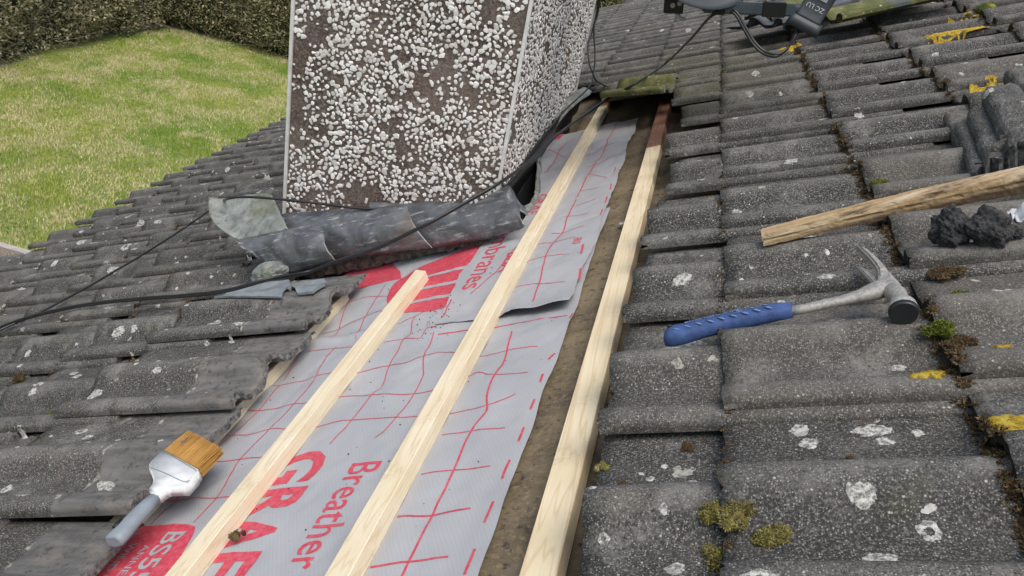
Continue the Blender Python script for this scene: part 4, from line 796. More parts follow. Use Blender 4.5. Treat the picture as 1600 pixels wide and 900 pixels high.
for (p, rx, ry, ring, ang) in [((-0.1331, 0.7207), 0.013600000000000001, 0.013600000000000001, False, 0), ((-0.0059, 0.7755), 0.0108, 0.011200000000000002, False, 0), ((0.0617, 0.7963), 0.019200000000000002, 0.0128, False, 0.2), ((0.0712, 0.7751), 0.009600000000000001, 0.008, False, 0), ((0.0859, 0.6287), 0.0104, 0.0128, True, 0), ((0.0563, 1.1474), 0.0128, 0.008, False, 0), ((0.0309, 1.1666), 0.0048000000000000004, 0.0032, False, 0), ((0.057, 1.0542), 0.0144, 0.0128, False, 0), ((-0.1966, 1.0253), 0.008, 0.005600000000000001, False, 0), ((-0.1651, 0.9962), 0.013600000000000001, 0.0072, False, 0), ((0.2509, 1.0144), 0.0104, 0.0064, True, 0), ((-0.1565, 1.0467), 0.004, 0.0032, False, 0), ((-0.2204, 0.6315), 0.0064, 0.0064, True, 0), ((-0.1466, 0.5968), 0.0104, 0.008, False, 0), ((-0.1751, 0.5776), 0.0144, 0.0072, False, 0), ((-0.1418, 1.7515), 0.009600000000000001, 0.011200000000000002, True, 0), ((0.1657, 1.7124), 0.008, 0.008, False, 0), ((0.3256, 1.7049), 0.008, 0.008, False, 0), ((0.0385, 0.5939), 0.016, 0.009600000000000001, False, 0), ((-0.2356, 0.6896), 0.0048000000000000004, 0.0048000000000000004, False, 0), ((-0.1567, 0.6575), 0.0048000000000000004, 0.005600000000000001, False, 0), ((-0.012, 0.5849), 0.008, 0.0048000000000000004, False, 0), ((-0.1823, 0.7389), 0.005600000000000001, 0.0048000000000000004, False, 0), ((-0.1678, 0.7642), 0.0048000000000000004, 0.004, False, 0), ((0.1066, 0.789), 0.0064, 0.0072, False, 0), ((-0.063, 2.4101), 0.0064, 0.005600000000000001, False, 0), ((-0.1387, 1.3876), 0.0032, 0.0032, False, 0), ((0.0223, 1.3234), 0.0032, 0.0024000000000000002, False, 0), ((0.0338, 0.6611), 0.0144, 0.011200000000000002, False, 0), ((0.1105, 0.9189), 0.009600000000000001, 0.008, False, 0), ((-1.1675, 1.1175), 0.0176, 0.008, False, -0.3), ((-2.3359, 1.97), 0.0208, 0.009600000000000001, False, -0.2), ((-1.9581, 1.6517), 0.027200000000000002, 0.009600000000000001, False, -0.3), ((-1.9591, 1.7044), 0.0208, 0.009600000000000001, False, 0), ((-1.7757, 1.6559), 0.027200000000000002, 0.009600000000000001, False, -0.2), ((-1.7186, 1.6566), 0.0144, 0.008, True, 0), ((-2.6578, 2.1576), 0.024, 0.009600000000000001, False, -0.2), ((-3.0471, 2.5299), 0.024, 0.016, False, 0), ((-1.2769, 1.4472), 0.011200000000000002, 0.0144, False, 0), ((-1.1638, 1.3833), 0.0208, 0.008, False, -0.4), ((-1.389, 1.4267), 0.016, 0.016, False, 0), ((-1.306, 1.0212), 0.0144, 0.009600000000000001, True, 0), ((-1.2429, 0.9755), 0.0176, 0.004, False, -0.2), ((-1.3827, 1.15), 0.016, 0.0176, False, -0.5), ((-1.0984, 0.8486), 0.024, 0.011200000000000002, False, -0.4), ((-1.0329, 0.9291), 0.0048000000000000004, 0.004, False, 0), ((-1.2167, 0.8064), 0.0128, 0.011200000000000002, False, 0), ((-2.2733, 3.0848), 0.016, 0.0208, False, 0), ((-2.5627, 3.2498), 0.024, 0.016, False, 0), ((-2.6076, 3.5189), 0.016, 0.016, False, 0), ((-2.3342, 2.8842), 0.024, 0.024, False, 0), ((-2.5875, 2.7732), 0.032, 0.016, False, 0), ((-2.6025, 2.8448), 0.020000000000000004, 0.012, False, 0), ((-2.6076, 2.5196), 0.024, 0.016, False, 0), ((-2.7758, 2.619), 0.024, 0.024, False, 0), ((-2.595, 3.7776), 0.016, 0.016, False, 0), ((-2.9683, 4.3666), 0.016, 0.016, False, 0), ((-2.0836, 2.8026), 0.009600000000000001, 0.009600000000000001, False, 0), ((-3.023, 2.75), 0.024, 0.016, False, 0), ((-2.7403, 2.3369), 0.024, 0.0128, False, -0.2), ((-1.5378, 1.4714), 0.011200000000000002, 0.009600000000000001, False, -0.4), ((-1.6359, 1.8377), 0.016, 0.009600000000000001, False, 0), ((-1.288, 1.7624), 0.008, 0.008, False, 0), ((-0.3477, 1.8027), 0.008, 0.008, False, 0), ((-0.6998, 4.9588), 0.016, 0.016, False, 0), ((-0.5064, 4.6407), 0.024, 0.024, False, 0), ((-0.6877, 4.7879), 0.016, 0.016, False, 0), ((-0.6611, 5.2706), 0.016, 0.016, False, 0)]: crust(bm, p[0], p[1], rx, ry, p[0]*31+p[1]*7, ring, .0008, ang, .5)
rg = random.Random(77)
for i in range(560):
    x, y = (rg.uniform(-3.1, 1.0), rg.uniform(.5, 5)) if i < 330 else (rg.uniform(-3.1, -1.1), rg.uniform(.7, 4.2))
    if -1.03 < x < -.25 and y < 3.4: continue
    q = rg.random(); rad = .0035+.011*q**3; crust(bm, x, y, rad*rg.uniform(1, 1.9), rad, i*1.7, rg.random() < .2 and rad > .008, .0008, rg.gauss(0, .4), .6)
bmesh.ops.recalc_face_normals(bm, faces=bm.faces); o = mk('white_lichen', bm, M['wlichen'], roof); o['kind'] = 'stuff'
bm = bmesh.new()
for (p, rx, ry, ring, ang) in [((0.6, 2.672), 0.06, 0.022, False, 0), ((0.655, 2.955), 0.065, 0.026, False, 0), ((0.53, 2.672), 0.03, 0.015, False, 0), ((0.1261, 0.8891), 0.02, 0.009, False, 0), ((0.1372, 0.8606), 0.013, 0.01, False, 0), ((0.1253, 0.8578), 0.01, 0.005, False, 0), ((0.1913, 0.767), 0.026, 0.02, False, 0), ((0.2172, 0.889), 0.01, 0.006, False, 0), ((0.1951, 0.7561), 0.012, 0.01, False, 0), ((0.6772, 2.8739), 0.075, 0.026, False, 0), ((0.5852, 2.5877), 0.065, 0.022, False, 0), ((0.5899, 2.2868), 0.012, 0.008, False, 0), ((0.4821, 2.0317), 0.03, 0.026, False, 0.2), ((0.5169, 2.055), 0.016, 0.014, False, 0), ((0.1453, 3.0794), 0.035, 0.018, False, 0), ((0.4703, 3.8007), 0.03, 0.02, False, 0), ((0.5399, 2.3124), 0.008, 0.006, False, 0), ((-0.1845, 1.3219), 0.006, 0.006, False, 0), ((0.5322, 3.2446), 0.012, 0.01, False, 0)]: crust(bm, p[0], p[1], rx, ry, p[0]*31+p[1]*7, ring, .004, ang, .9)
bmesh.ops.recalc_face_normals(bm, faces=bm.faces); o = mk('yellow_lichen', bm, M['ylichen'], roof); o['kind'] = 'stuff'

# ------------------------------------------------------------------ paint brush
br = thing('paint_brush', 'paint brush with amber bristles, white head and grey handle lying on the broken tile edge', 'paint brush', (-0.95, 0.7334, 0.038), ROOF)
bm = bmesh.new(); prism(bm, [(-1.0055, 0.9004, 0.0491), (-0.9589, 0.8802, 0.0398), (-0.9136, 0.8606, 0.0307), (-0.908, 0.8466, 0.0296), (-0.908, 0.8158, 0.0296), (-0.9229, 0.8132, 0.0326), (-0.9381, 0.8105, 0.0356), (-0.9412, 0.8026, 0.0362), (-0.9424, 0.7914, 0.0365), (-0.9652, 0.8026, 0.041), (-0.9665, 0.8146, 0.0413), (-0.9696, 0.8234, 0.0419), (-0.9787, 0.8332, 0.0437), (-0.9907, 0.8445, 0.0461), (-1.0042, 0.8574, 0.0488), (-1.0064, 0.8654, 0.0493)], .008, -.014, .004)
for f in bm.faces: f.smooth = True
mk('head', bm, M['white'], br)
bm = bmesh.new(); tube(bm, spline([V3(p)+V3((0, 0, .0085)) for p in [(-0.9966, 0.8518, 0.0473), (-0.9585, 0.8404, 0.0397), (-0.9166, 0.8254, 0.0313), (-0.9081, 0.8295, 0.0296)]], 6), .0007, 6); tube(bm, spline([V3(p)+V3((0, 0, .0085)) for p in [(-0.9998, 0.8932, 0.048), (-0.9542, 0.8733, 0.0388), (-0.9128, 0.8539, 0.0306)]], 6), .0008, 6); mk('moulded_seam', bm, M['greyplastic'], br)
hp = [V3(p) for p in [(-0.9537, 0.7966, 0.0387), (-0.9534, 0.7747, 0.0387), (-0.9535, 0.7452, 0.0387), (-0.9525, 0.7197, 0.0385), (-0.9526, 0.7046, 0.0385)]]
bm = bmesh.new(); loft(bm, [p+V3((0, 0, -.004)) for p in hp]+[hp[-1]+(hp[-1]-hp[-2])*.22+V3((0, 0, -.004))], [.0105, .0125, .0140, .0150, .0150, .011], [.008, .010, .0105, .011, .011, .008], 24, 2.4); hd_ = mk('handle', bm, M['greyplastic'], br)
hc = V3((-0.9618, 0.7291, 0.0404)); ax = (hp[-1]-hp[0]).normalized(); bm = bmesh.new(); loft(bm, [hc-ax*.009+V3((0, 0, .0045)), hc+V3((0, 0, .005)), hc+ax*.009+V3((0, 0, .0045))], [.0025, .0042, .0025], [.0024, .0026, .0024], 14, 2)
mk('hanging_hole', bm, M['black'], hd_)
bm = bmesh.new(); b0, b1, b2, b3 = [V3(p) for p in [(-1.0026, 0.8989, 0.0485), (-0.9165, 0.8615, 0.0313), (-0.911, 0.919, 0.0302), (-0.9974, 0.9581, 0.0475)]]; rg = random.Random(4)
for layer in range(9):
    for i in range(150):
        s = (i+rg.random())/150; z = .005-.0021*layer; a = b0.lerp(b1, s)+V3((0, 0, z)); e = b3.lerp(b2, s+rg.gauss(0, .006))+V3((0, 0, z*.75+rg.gauss(0, .001)))
        e = a.lerp(e, rg.uniform(.93, 1.03)); m_ = a.lerp(e, .5)+V3((rg.gauss(0, .0006), rg.gauss(0, .0006), rg.gauss(0, .0005))); tube(bm, [a, m_, e], [.0006, .0006, .0003], 3, False)
mk('bristles', bm, M['bristle'], br)

# ------------------------------------------------------------------ hammer
ha = thing('claw_hammer', 'claw hammer with blue rubber grip and worn steel head lying across the right hand tiles', 'hammer', (0.0027, 1.0353, 0.0741), ROOF)
gp_ = [V3(p) for p in [(-0.1721, 1.0189, 0.0706), (-0.1636, 1.0171, 0.0707), (-0.1472, 1.0183, 0.0711), (-0.1201, 1.0265, 0.0716), (-0.0843, 1.0315, 0.0723), (-0.0489, 1.0365, 0.073), (-0.0184, 1.0391, 0.0736), (0.0011, 1.0368, 0.074)]]
bm = bmesh.new(); loft(bm, gp_, [.0185, .0185, .0172, .0155, .0150, .0148, .0142, .0120], [.011, .013, .013, .0125, .012, .012, .0115, .0095], 24, 2.5); grip = mk('grip', bm, M['bluegrip'], ha)
bm = bmesh.new()
for i in range(9):
    c = gp_[1].lerp(gp_[6], .04+i*.11)+V3((-.0, -.0055, .0)); d = V3((.8, -.55, 0)).normalized(); 
    c.z = gp_[1].lerp(gp_[6], .04+i*.11).z+.0128; loft(bm, [c-d*.007, c, c+d*.007], [.0005, .0019, .0005], [.0005, .0013, .0005], 8, 2)
for i in range(3):
    c = gp_[4].lerp(gp_[6], .2+i*.28)+V3((0, .005, .0124)); d = V3((.9, -.35, 0)).normalized(); loft(bm, [c-d*.004, c, c+d*.004], [.0004, .0011, .0004], [.0004, .0009, .0004], 8, 2)
ec = gp_[4].lerp(gp_[5], .35)+V3((0, .003, .0131)); rr = [ec+V3((.0065*math.cos(a), .0048*math.sin(a), 0)) for a in [2*math.pi*k/16 for k in range(17)]]; tube(bm, rr, .0005, 5, False)
mk('scuff_marks', bm, M['palegrip'], grip)
def gtext(body, a, b, cap):                                         # raised lettering along the grip
    cu = bpy.data.curves.new('t', 'FONT'); cu.body = body; cu.extrude = .02; cu.resolution_u = 2; ob = bpy.data.objects.new('t', cu); C.objects.link(ob)
    me = bpy.data.meshes.new_from_object(ob.evaluated_get(bpy.context.evaluated_depsgraph_get())); bq = bmesh.new(); bq.from_mesh(me); bpy.data.objects.remove(ob)
    x1 = max(v.co.x for v in bq.verts); d = b-a; L = d.length; t = d.normalized(); n = V3((0, 0, 1)).cross(t).normalized(); k = n.cross(t)*-1
    for v in bq.verts: v.co = a+t*(v.co.x/x1*L)+n*(v.co.y*cap/.7)+V3((0, 0, v.co.z*.02))
    return bq
a_, b_ = gp_[2].lerp(gp_[3], .1)+V3((0, .003, .0138)), gp_[4].lerp(gp_[5], .0)+V3((0, .003, .0130))
mk('lettering', gtext('ESTWING  MADE IN USA', a_, b_, .0042), M['palegrip'], grip); mk('lettering', gtext('E', ec+V3((-.002, -.0015, 0)), ec+V3((.002, -.0015, 0)), .004), M['palegrip'], grip)
hk = gp_[0].lerp(gp_[1], .6)+V3((.0, .006, .0125)); bm = bmesh.new(); bmesh.ops.create_uvsphere(bm, u_segments=12, v_segments=6, radius=.0032, matrix=Matrix.Translation(hk)); mk('hanging_hole', bm, M['black'], grip)
sp = [V3(p) for p in [(-0.0041, 1.0358, 0.0739), (0.0153, 1.0345, 0.0743), (0.0407, 1.0386, 0.0748), (0.0657, 1.0408, 0.0753), (0.0909, 1.0467, 0.0758), (0.1078, 1.0518, 0.0762), (0.1251, 1.0589, 0.0765)]]
bm = bmesh.new(); loft(bm, sp, [.0085, .0082, .0078, .0080, .0105, .0150, .0130], [.006, .0058, .0058, .006, .0075, .010, .011], 20, 2.6); mk('shank', bm, M['steel'], ha)
bm = bmesh.new()                                                   # cheek and near claw in one forging, then the far claw, then the neck and bell
def fore(pts, zt, zb, bev):
    b_ = bmesh.new(); P_ = [(V3(p)+V3((0, 0, k))) for p, k in pts]; prism(b_, P_, zt, zb, bev); me_ = bpy.data.meshes.new('t'); b_.to_mesh(me_); b_.free(); bm.from_mesh(me_); bpy.data.meshes.remove(me_)
oc = [(0.1039, 1.1808, 0.0761), (0.1119, 1.1685, 0.0762), (0.1191, 1.152, 0.0764), (0.1254, 1.1317, 0.0765), (0.1308, 1.1081, 0.0766), (0.1345, 1.086, 0.0767), (0.1392, 1.0713, 0.0768), (0.1421, 1.0558, 0.0768), (0.1419, 1.038, 0.0768), (0.139, 1.0218, 0.0768), (0.1316, 1.0152, 0.0766), (0.1274, 1.0263, 0.0765), (0.1248, 1.043, 0.0765), (0.1184, 1.0475, 0.0764), (0.1094, 1.0512, 0.0762), (0.1104, 1.0629, 0.0762), (0.1157, 1.071, 0.0763), (0.1199, 1.0817, 0.0764), (0.1214, 1.096, 0.0764), (0.1193, 1.1143, 0.0764), (0.1147, 1.1344, 0.0763), (0.1091, 1.1555, 0.0762)]
kz = [.016, .0145, .0125, .010, .007, .004, .001, 0, 0, 0, 0, 0, 0, 0, 0, 0, .001, .003, .006, .009, .012, .0145]
fore(list(zip(oc, kz)), .0065, -.0065, .0032)
oc2 = [(0.0985, 1.1488, 0.076), (0.1066, 1.1381, 0.0761), (0.1144, 1.121, 0.0763), (0.1197, 1.101, 0.0764), (0.1217, 1.083, 0.0764), (0.1174, 1.0661, 0.0763), (0.1122, 1.0745, 0.0762), (0.1082, 1.0974, 0.0762), (0.1033, 1.1215, 0.0761)]
fore([(p, -.003) for p in oc2], .003, -.006, .002)
bl = [V3(p) for p in [(0.1293, 1.0511, 0.0766), (0.1326, 1.0339, 0.0767), (0.134, 1.0199, 0.0767), (0.1342, 1.0085, 0.0767), (0.1338, 0.9976, 0.0767), (0.1327, 0.9835, 0.0767)]]
loft(bm, bl, [.012, .0135, .0115, .0125, .0170, .0185], [.009, .012, .0115, .0125, .0165, .0175], 28, 2.1); mk('head', bm, M['steel'], ha)
bm = bmesh.new(); loft(bm, [bl[-1], bl[-1]+(bl[-1]-bl[-2])*.45], [.0183, .0160], [.0173, .0150], 28, 2.1); mk('striking_face', bm, M['darksteel'], ha)

# ------------------------------------------------------------------ rotten batten offcut, mortar lumps, film
pt = [V3(p) for p in [(-0.0262, 1.2692, 0.098), (0.0815, 1.304, 0.098), (0.187, 1.3301, 0.098), (0.2833, 1.344, 0.098), (0.3743, 1.3492, 0.098), (0.4599, 1.3487, 0.098)]]
pt = [p.lerp(pt[0].lerp(pt[-1], i/(len(pt)-1)), .6) for i, p in enumerate(pt)]
bm = bmesh.new(); PS = spline(pt, 16); rows = []
for i, p in enumerate(PS):
    s = i/(len(PS)-1); hgt = .019+.020*s; wd = .030+.002*fn(s*9, 5); j = lambda q: .0009*fn(p.x*30, p.y*30, q)+.0009*fn(p.x*200, q*2.1)
    sec = [(0, 0), (-.001, -.004), (-.002, -hgt*.35), (.0015 if fn(s*8, 1) > 0 else -.001, -hgt*.5), (-.001, -hgt*.65), (0, -hgt), (wd*.5, -hgt-.001), (wd, -hgt), (wd+.001, -hgt*.4), (wd, 0), (wd*.6, .001), (wd*.3, -.001*(1+fn(s*15, 3)))]
    rows.append([bm.verts.new((p.x+j(k+1), p.y+a+j(k+20), p.z+b+j(k+40))) for k, (a, b) in enumerate(sec)])
for i in range(len(rows)-1):
    for k in range(12): bm.faces.new((rows[i][k], rows[i][(k+1) % 12], rows[i+1][(k+1) % 12], rows[i+1][k]))
bm.faces.new(rows[0]); bm.faces.new(rows[-1][::-1]); bmesh.ops.recalc_face_normals(bm, faces=bm.faces)
o = mk('rotten_plank', bm, M['plank'], None, tuple(pt[0]), ROOF); tag(o, 'long split rotten brown timber offcut lying across the tiles above the hammer', 'plank')
blob('mortar_lump', 'left of the two dark mortar lumps below the rotten plank', 'mortar', (0.236, 1.1935, 0.085), (.026, .034, .030), M['lump'], 12, .35, 5)
blob('mortar_lump', 'right of the two dark mortar lumps, squarer with a pale edge', 'mortar', (0.2783, 1.1748, 0.085), (.028, .030, .028), M['lump'], 31, .35, 5, freq=1.6)
blob('mortar_lump', 'small dark mortar crumb at the right edge of the picture below the plank', 'mortar', (0.31, 1.1791, 0.07), (.012, .013, .012), M['lump'], 44, .5, 4)
bm_rows = []; c = V3((0.3311, 1.2086, 0.085))
for i in range(16): bm_rows.append([c+V3((-.014+.0035*i+.003*fn(i*.6, k*.5), -.022+.0042*k, .016*fn(i*.3, k*.35, 7)+.004*math.sin(i*.8+k*.4))) for k in range(12)])
bm = sheet(bm_rows, .001); tag(mk('plastic_wrap', bm, M['film'], None, tuple(c), ROOF), 'crumpled pale plastic wrap at the right edge beside the mortar lumps', 'plastic wrap')

# ------------------------------------------------------------------ loose and broken tiles
def frag(ya, yb, ta, tb, seed, lip=False):
    b = tile_bm(seed, 14)
    def cut(co, no): bmesh.ops.bisect_plane(b, geom=b.verts[:]+b.edges[:]+b.faces[:], plane_co=co, plane_no=no, clear_outer=True); es = [e for e in b.edges if e.is_boundary]; bmesh.ops.holes_fill(b, edges=es)
    rg = random.Random(seed)
    if ya > 0: cut((0, ya, 0), (rg.uniform(-.12, .12), -1, 0))
    if yb < .32: cut((0, yb, 0), (rg.uniform(-.12, .12), 1, 0))
    if ta > 0: cut((ta, 0, 0), (-1, rg.uniform(-.25, .25), 0))
    if tb < TL: cut((tb, 0, 0), (1, rg.uniform(-.25, .25), 0))
    me = V3((0, 0, 0)); 
    for v in b.verts: me += v.co
    me /= len(b.verts)
    zmin = min(v.co.z for v in b.verts); bmesh.ops.translate(b, verts=b.verts, vec=(-me.x, -me.y, -zmin)); return b
def place_frag(b, name, label, cat, p, rz, ry, rx, m, grp):
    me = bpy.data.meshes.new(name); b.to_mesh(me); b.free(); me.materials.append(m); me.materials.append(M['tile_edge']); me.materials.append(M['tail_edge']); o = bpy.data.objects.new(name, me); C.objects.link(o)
    o.matrix_world = ROOF @ Matrix.Translation(p) @ Matrix.Rotation(rz, 4, 'Z') @ Matrix.Rotation(ry, 4, 'Y') @ Matrix.Rotation(rx, 4, 'X'); return tag(o, label, cat, grp)
for (ya, yb, p, rz, ry, rx, mm, lab) in [(0, 0.33, (0.2188, 3.4006, 0.095), 0.667, -0.017, 0.05, 'cleantile', 'loose slate grey tile with a green roll, lying under the dish arm'), (0.07, 0.22, (0.2125, 3.47, 0.1175), 0.702, -0.009, 0.1, 'greentile', 'bright green mossy tile roll behind the dish receiver head'), (0, 0.33, (0.4664, 3.1166, 0.085), 0.333, -0.0, 0.0, 'greentile', 'loose tile with yellow green rolls at the top right, raised above the course'), (0, 0.17, (-0.3638, 2.851, 0.06), -0.441, -0.016, 0, 'greentile', 'green stained tile pushed up over the end of the middle batten')]:
    sc_ = .62 if 'end of the middle' in lab else 1
    place_frag(frag(ya, yb, 0, TL*sc_, int(p[1]*100) % 40+3), 'loose_tile', lab, 'roof tile', p, rz, ry, rx, M[mm], 'loose tiles laid on the roof')
def chunk(a, b, wd, hgt, th, seed, label):
    """a broken length of tile roll: an arched section with rough broken ends"""
    a, b = V3(a), V3(b); t = (b-a).normalized(); side = t.cross(V3((0, 0, 1))).normalized(); up = side.cross(t); bm = bmesh.new(); rows = []; n = 22; K = 12
    for i in range(n+1):
        ring = []
        for lay in (0, 1):
            for k in range(K+1):
                kk = k if lay == 0 else K-k; x = -1+2*kk/K; hh = hgt*(1-.75*abs(x)**5)
                e = (.030*fn(x*2.2, seed, i//n)+.012*fn(x*8, seed)) * (1 if i == n else (-1 if i == 0 else 0))
                z = hh if not lay else -.022; q = a.lerp(b, i/n)+t*e+side*x*wd/2*(1+.12*fn(i*.25, seed))+up*z+up*.0015*fn(i*.7, kk*.7, seed); q += V3((fn(q.x*90, q.y*90, seed), fn(q.y*90, q.x*90), fn(q.x*70, q.y*70, q.z*70)))*.0018; ring.append(bm.verts.new(q))
        rows.append(ring)
    m = 2*(K+1)
    for i in range(n):
        for k in range(m):
            f = bm.faces.new((rows[i][k], rows[i][(k+1) % m], rows[i+1][(k+1) % m], rows[i+1][k])); f.smooth = False
    for r_ in (rows[0], rows[-1]):
        for k in range(K): f = bm.faces.new((r_[k], r_[k+1], r_[m-2-k], r_[m-1-k])); f.material_index = 1
    bmesh.ops.recalc_face_normals(bm, faces=bm.faces); o = mk('broken_tile', bm, [M['tile'], M['tile_edge']], None, tuple(a), ROOF); tag(o, label, 'broken tile', 'broken tile pieces at the right edge')
for q_ in [((0.3864, 1.7328, 0.063), (0.3484, 1.4601, 0.058), 0.048, 0.017, 0.013, 559.44, 'broken tile roll lowest in the heap of broken pieces'), ((0.4114, 1.7242, 0.083), (0.3691, 1.43, 0.078), 0.055, 0.019, 0.013, 567.95, 'broken tile roll in the middle of the heap of broken pieces'), ((0.4534, 1.7513, 0.108), (0.4054, 1.4181, 0.098), 0.068, 0.024, 0.014, 579.05, 'large pale broken tile roll at the right edge, top of the heap'), ((0.3858, 1.4811, 0.093), (0.4473, 1.4716, 0.093), 0.05, 0.022, 0.012, 581.64, 'small narrow broken tile strip lying crossways at the right edge'), ((0.3892, 1.846, 0.058), (0.3681, 1.6072, 0.053), 0.045, 0.014, 0.012, 552.04, 'dark broken tile edge at the left of the heap of broken pieces'), ((0.5452, 1.9794, 0.078), (0.5193, 1.7022, 0.078), 0.055, 0.022, 0.013, 588.3, 'dark arched broken tile at the right edge above the heap'), ((0.3573, 1.4795, 0.058), (0.4474, 1.4751, 0.058), 0.05, 0.02, 0.012, 571.65, 'broken tile slab at the right edge just above the rotten plank')]: chunk(*q_)

# ------------------------------------------------------------------ satellite dish with its arm and receiver head
D = [V3(p) for p in [(-0.1642, 2.3, 0.3886), (-0.092, 2.3, 0.3641), (0.1382, 2.3, 0.2922), (0.2023, 2.3, 0.3108), (0.1423, 2.3, 0.2412)]]          # bracket, arm start, arm end, head top, head bottom, dish foot
sat = thing('satellite_dish', 'dark satellite dish with feed arm and receiver head, cut off by the picture top', 'satellite dish', tuple(D[0]), ROOF)
cen = V3((-0.0863, 2.36, 0.5429)); nrm = V3((0.62, -0.72, 0.3)).normalized(); ta = nrm.cross(V3((0, 1, 0))).normalized(); tb = nrm.cross(ta)
rows = []
for i in range(13):
    r = .22*i/12; rows.append([cen+ta*r*math.cos(a)+tb*r*math.sin(a)*1.0+nrm*(r*r*.9) for a in [2*math.pi*k/48 for k in range(49)]])
bm = sheet(rows, .002); 
mk('reflector', bm, M['plastic'], sat, smooth=False)
bm = bmesh.new()
for i in range(2, 25):                                             # pressed ribs on the reflector's back
    r = .22*i/25; tube(bm, [cen+ta*r*math.cos(a)+tb*r*math.sin(a)+nrm*(r*r*.9-.0015) for a in [2*math.pi*k/40 for k in range(41)]], .0009, 4, False)
mk('reflector_ribs', bm, M['darkmetal'], sat)
def obox(c, ax, ay, az, hx, hy, hz, bev=.002):
    bm = rbox((-hx, -hy, -hz), (hx, hy, hz), bev); ax = ax.normalized(); az = (az-ax*az.dot(ax)).normalized(); ay = az.cross(ax); m = Matrix((ax, ay, az)).transposed().to_4x4(); m.translation = c; bmesh.ops.transform(bm, matrix=m, verts=bm.verts); return bm
axA = (D[2]-D[1]).normalized(); Z_ = V3((0, 0, 1))
bm = obox((D[1]+D[2])/2, axA, None, Z_, (D[2]-D[1]).length/2, .014, .0155, .004); arm = mk('feed_arm', bm, M['darkmetal'], sat)
for f_, hx_, hh in ((.20, .011, .0185), (.76, .030, .0185)):
    bm = obox(D[1].lerp(D[2], f_), axA, None, Z_, hx_, .0165, hh, .002); mk('clamp', bm, M['black'], arm)
bm = bmesh.new(); k_ = D[1].lerp(D[2], .70)+V3((0, 0, .018)); tube(bm, [k_, k_+V3((0, 0, .012))], .005, 10); mk('bolt', bm, M['steel'], arm); bm = bmesh.new(); k2 = D[1].lerp(D[2], .76); tube(bm, [k2+V3((0, 0, -.026)), k2+V3((0, 0, -.012))], .003, 8); mk('bolt', bm, M['steel'], arm)
bm = bmesh.new(); loft(bm, spline([D[2]-axA*.01, D[2]+axA*.02+V3((0, 0, .004)), D[3].lerp(D[4], .35)+V3((-.012, 0, .0))], 6), [.014]*13, [.014]*13, 14, 3); mk('arm_end', bm, M['plastic'], arm)
bx = (D[4]-D[3]).normalized(); 
bm = bmesh.new(); fw = V3((0, -1, .15)).normalized()
loft(bm, [D[3]-bx*.03, D[3], D[3].lerp(D[4], .62), D[3].lerp(D[4], .68)], [.036, .036, .034, .038], [.022, .022, .022, .028], 24, 6, fw)
loft(bm, [D[3].lerp(D[4], .68), D[4]], [.041, .046], [.030, .036], 24, 7, fw); lnb = mk('receiver_head', bm, M['plastic'], sat)
def atxt(body, c, t, n, cap):
    cu = bpy.data.curves.new('t', 'FONT'); cu.body = body; cu.align_x = 'CENTER'; cu.resolution_u = 2; ob = bpy.data.objects.new('t', cu); C.objects.link(ob)
    me = bpy.data.meshes.new_from_object(ob.evaluated_get(bpy.context.evaluated_depsgraph_get())); bq = bmesh.new(); bq.from_mesh(me); bpy.data.objects.remove(ob)
    for v in bq.verts: v.co = c+t*(v.co.x*cap/.7)+n*(v.co.y*cap/.7)
    return bq
sidev = fw.cross(bx).normalized(); 
if sidev.x < 0: sidev = -sidev
cc_ = D[3].lerp(D[4], .22)+fw*.0235+sidev*.0
upd = -bx
bm = bmesh.new(); q = [cc_+sidev*a+upd*b for a, b in ((-.022, .009), (.018, .009), (.018, .0175), (-.022, .0175))]; bm.faces.new([bm.verts.new(x) for x in q]); bmesh.ops.solidify(bm, geom=bm.faces[:], thickness=.0006); mk('white_label', bm, M['white'], lnb)
mk('lettering', atxt('ZC LU', cc_-upd*.006+fw*.0006, -sidev, -upd, .012), M['white'], lnb)
bm = obox(D[0], axA, None, Z_, .026, .014, .022, .002); bk = mk('bracket', bm, M['black'], sat); bm = bmesh.new(); tube(bm, [cen+nrm*-.0+V3((0, 0, 0)), cen+V3((-.25, .12, .02)), V3((-.42, cen.y+.2, cen.z+.02))], .016, 12); mk('mast', bm, M['darkmetal'], sat)
for dx in (-.002, .016): bm = bmesh.new(); tube(bm, [D[0]+V3((dx, -.0140, 0)), D[0]+V3((dx, -.019, 0))], .0065, 12); mk('bolt', bm, M['steel'], bk)
bm = bmesh.new(); loft(bm, [D[0]+V3((.0, 0, -.012)), D[0]+V3((.006, 0, -.035)), D[0]+V3((.022, 0, -.045))], [.011, .012, .008], [.006, .006, .005], 16, 2.5); mk('foot', bm, M['steel'], bk)

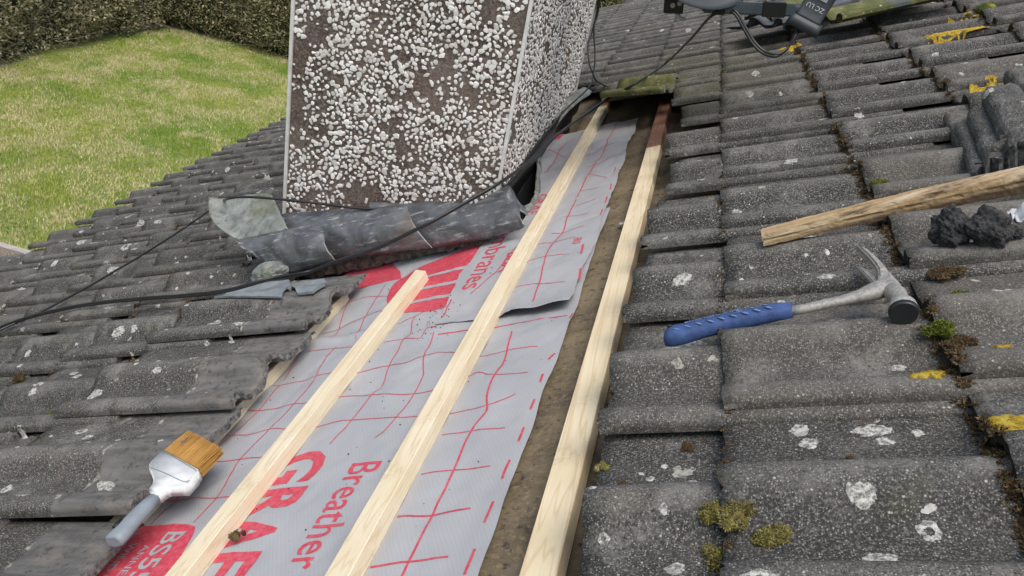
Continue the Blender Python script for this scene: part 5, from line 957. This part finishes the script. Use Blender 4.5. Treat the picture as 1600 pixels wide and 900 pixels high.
# ------------------------------------------------------------------ cables
def cable(pts, r, label, name='cable', twin=0, grp='black coaxial cables'):
    P = spline([V3(p) for p in pts], 9); bm = bmesh.new()
    for i, p in enumerate(P): P[i] = p+V3((0, 0, .0012*fn(p.x*9, p.y*9)))
    tube(bm, P, r, 8)
    if twin:
        Q = [p+V3((twin*.8, twin*.2, twin*.75)) for p in P]; tube(bm, Q, r, 8)
    return tag(mk(name, bm, M['cable'], None, tuple(P[len(P)//2]), ROOF), label, 'cable', grp)
for (pts, r, tw, lab) in [([(-2.1995, 1.5331, 0.085), (-2.1319, 1.6081, 0.085), (-2.0114, 1.6398, 0.09), (-1.8653, 1.6612, 0.085), (-1.6561, 1.6309, 0.082), (-1.4364, 1.5703, 0.085), (-1.2883, 1.5325, 0.09), (-1.1805, 1.5685, 0.085), (-1.1329, 1.66, 0.0532), (-1.0522, 1.66, 0.0652), (-0.9347, 1.69, 0.072), (-0.8092, 1.71, 0.0962), (-0.7241, 1.78, 0.1086), (-0.6381, 1.86, 0.1225), (-0.6019, 2.0, 0.1206), (-0.5586, 2.25, 0.1243), (-0.545, 2.6, 0.09), (-0.4916, 2.85, 0.0813), (-0.3738, 2.8036, 0.12), (-0.3015, 3.19, 0.1), (-0.1519, 2.55, 0.2557), (-0.0812, 2.3, 0.3307), (-0.0494, 2.29, 0.3387), (-0.023, 2.29, 0.3367)], 0.0034, 0.0052, 'long twin black cable from the dish arm down over the lead to the left edge'), ([(-2.1552, 1.4956, 0.085), (-2.113, 1.5908, 0.085), (-2.0554, 1.6798, 0.085), (-2.0106, 1.8753, 0.085), (-1.982, 2.1308, 0.09), (-1.9587, 2.3297, 0.1), (-1.6, 2.0, 0.1978), (-1.5487, 1.98, 0.2153), (-1.3665, 1.8, 0.2573), (-1.3063, 1.79, 0.2519), (-1.2049, 1.8, 0.2196), (-1.1183, 1.815, 0.1851), (-1.0208, 1.825, 0.1484), (-0.9583, 1.84, 0.1281), (-0.9, 1.87, 0.1123)], 0.0036, 0, 'single black cable from the left edge, bending over the pale lead flap'), ([(-0.5009, 3.3, 0.4309), (-0.5282, 3.3, 0.3519), (-0.5652, 3.28, 0.2764), (-0.585, 3.24, 0.2369), (-0.5872, 3.18, 0.1716), (-0.574, 3.12, 0.1267), (-0.5923, 3.0, 0.1038), (-0.6356, 2.8, 0.0923), (-0.6476, 2.5, 0.0919), (-0.6751, 2.3, 0.0704), (-0.6918, 2.12, 0.041), (-0.6951, 2.05, 0.0366)], 0.0032, 0, 'thin cable hanging at the back of the chimney and running down its right side'), ([(-0.4853, 3.26, 0.4304), (-0.5223, 3.26, 0.3428), (-0.5481, 3.24, 0.2902), (-0.5627, 3.2, 0.1872), (-0.571, 3.12, 0.1284), (-0.5698, 3.2416, 0.075), (-0.5006, 3.0755, 0.08), (-0.4295, 3.0392, 0.08), (-0.3737, 2.9637, 0.082), (-0.3146, 2.9702, 0.085)], 0.0034, 0, 'black cable dropping behind the chimney and turning right onto the mossy tiles'), ([(-0.0265, 2.29, 0.3359), (-0.0125, 2.28, 0.3217), (0.0008, 2.27, 0.2844), (0.0167, 2.26, 0.243), (0.0378, 2.25, 0.2138), (0.0675, 2.24, 0.1995), (0.0955, 2.26, 0.2058), (0.1188, 2.27, 0.2284), (0.1344, 2.29, 0.2481)], 0.0038, 0.0055, 'looped twin black cable hanging from the arm to the receiver head')]: cable(pts, r, lab, twin=tw)

# small debris on the membrane and felt
bm = bmesh.new(); rg = random.Random(17)
for i in range(150):
    x, y = rg.uniform(-1.0, -.41), rg.uniform(.5, 1.9)
    if rg.random() < .35: x, y = rg.gauss(-.70, .03), rg.gauss(1.40, .04)
    z = (z_up(x, y) if y > 1.4 and x > uleft(y) else z_low(x, y))+.001; r = rg.uniform(.0005, .0016); bmesh.ops.create_icosphere(bm, subdivisions=1, radius=r, matrix=Matrix.Translation((x, y, z)))
tag(mk('grit', bm, M['black'], None, (-.7, 1, -.02), ROOF), 'tiny dark grit scattered over the grey membrane', 'grit', None, 'stuff')
for o in bpy.data.objects:
    if '_l' in o: del o['_l']
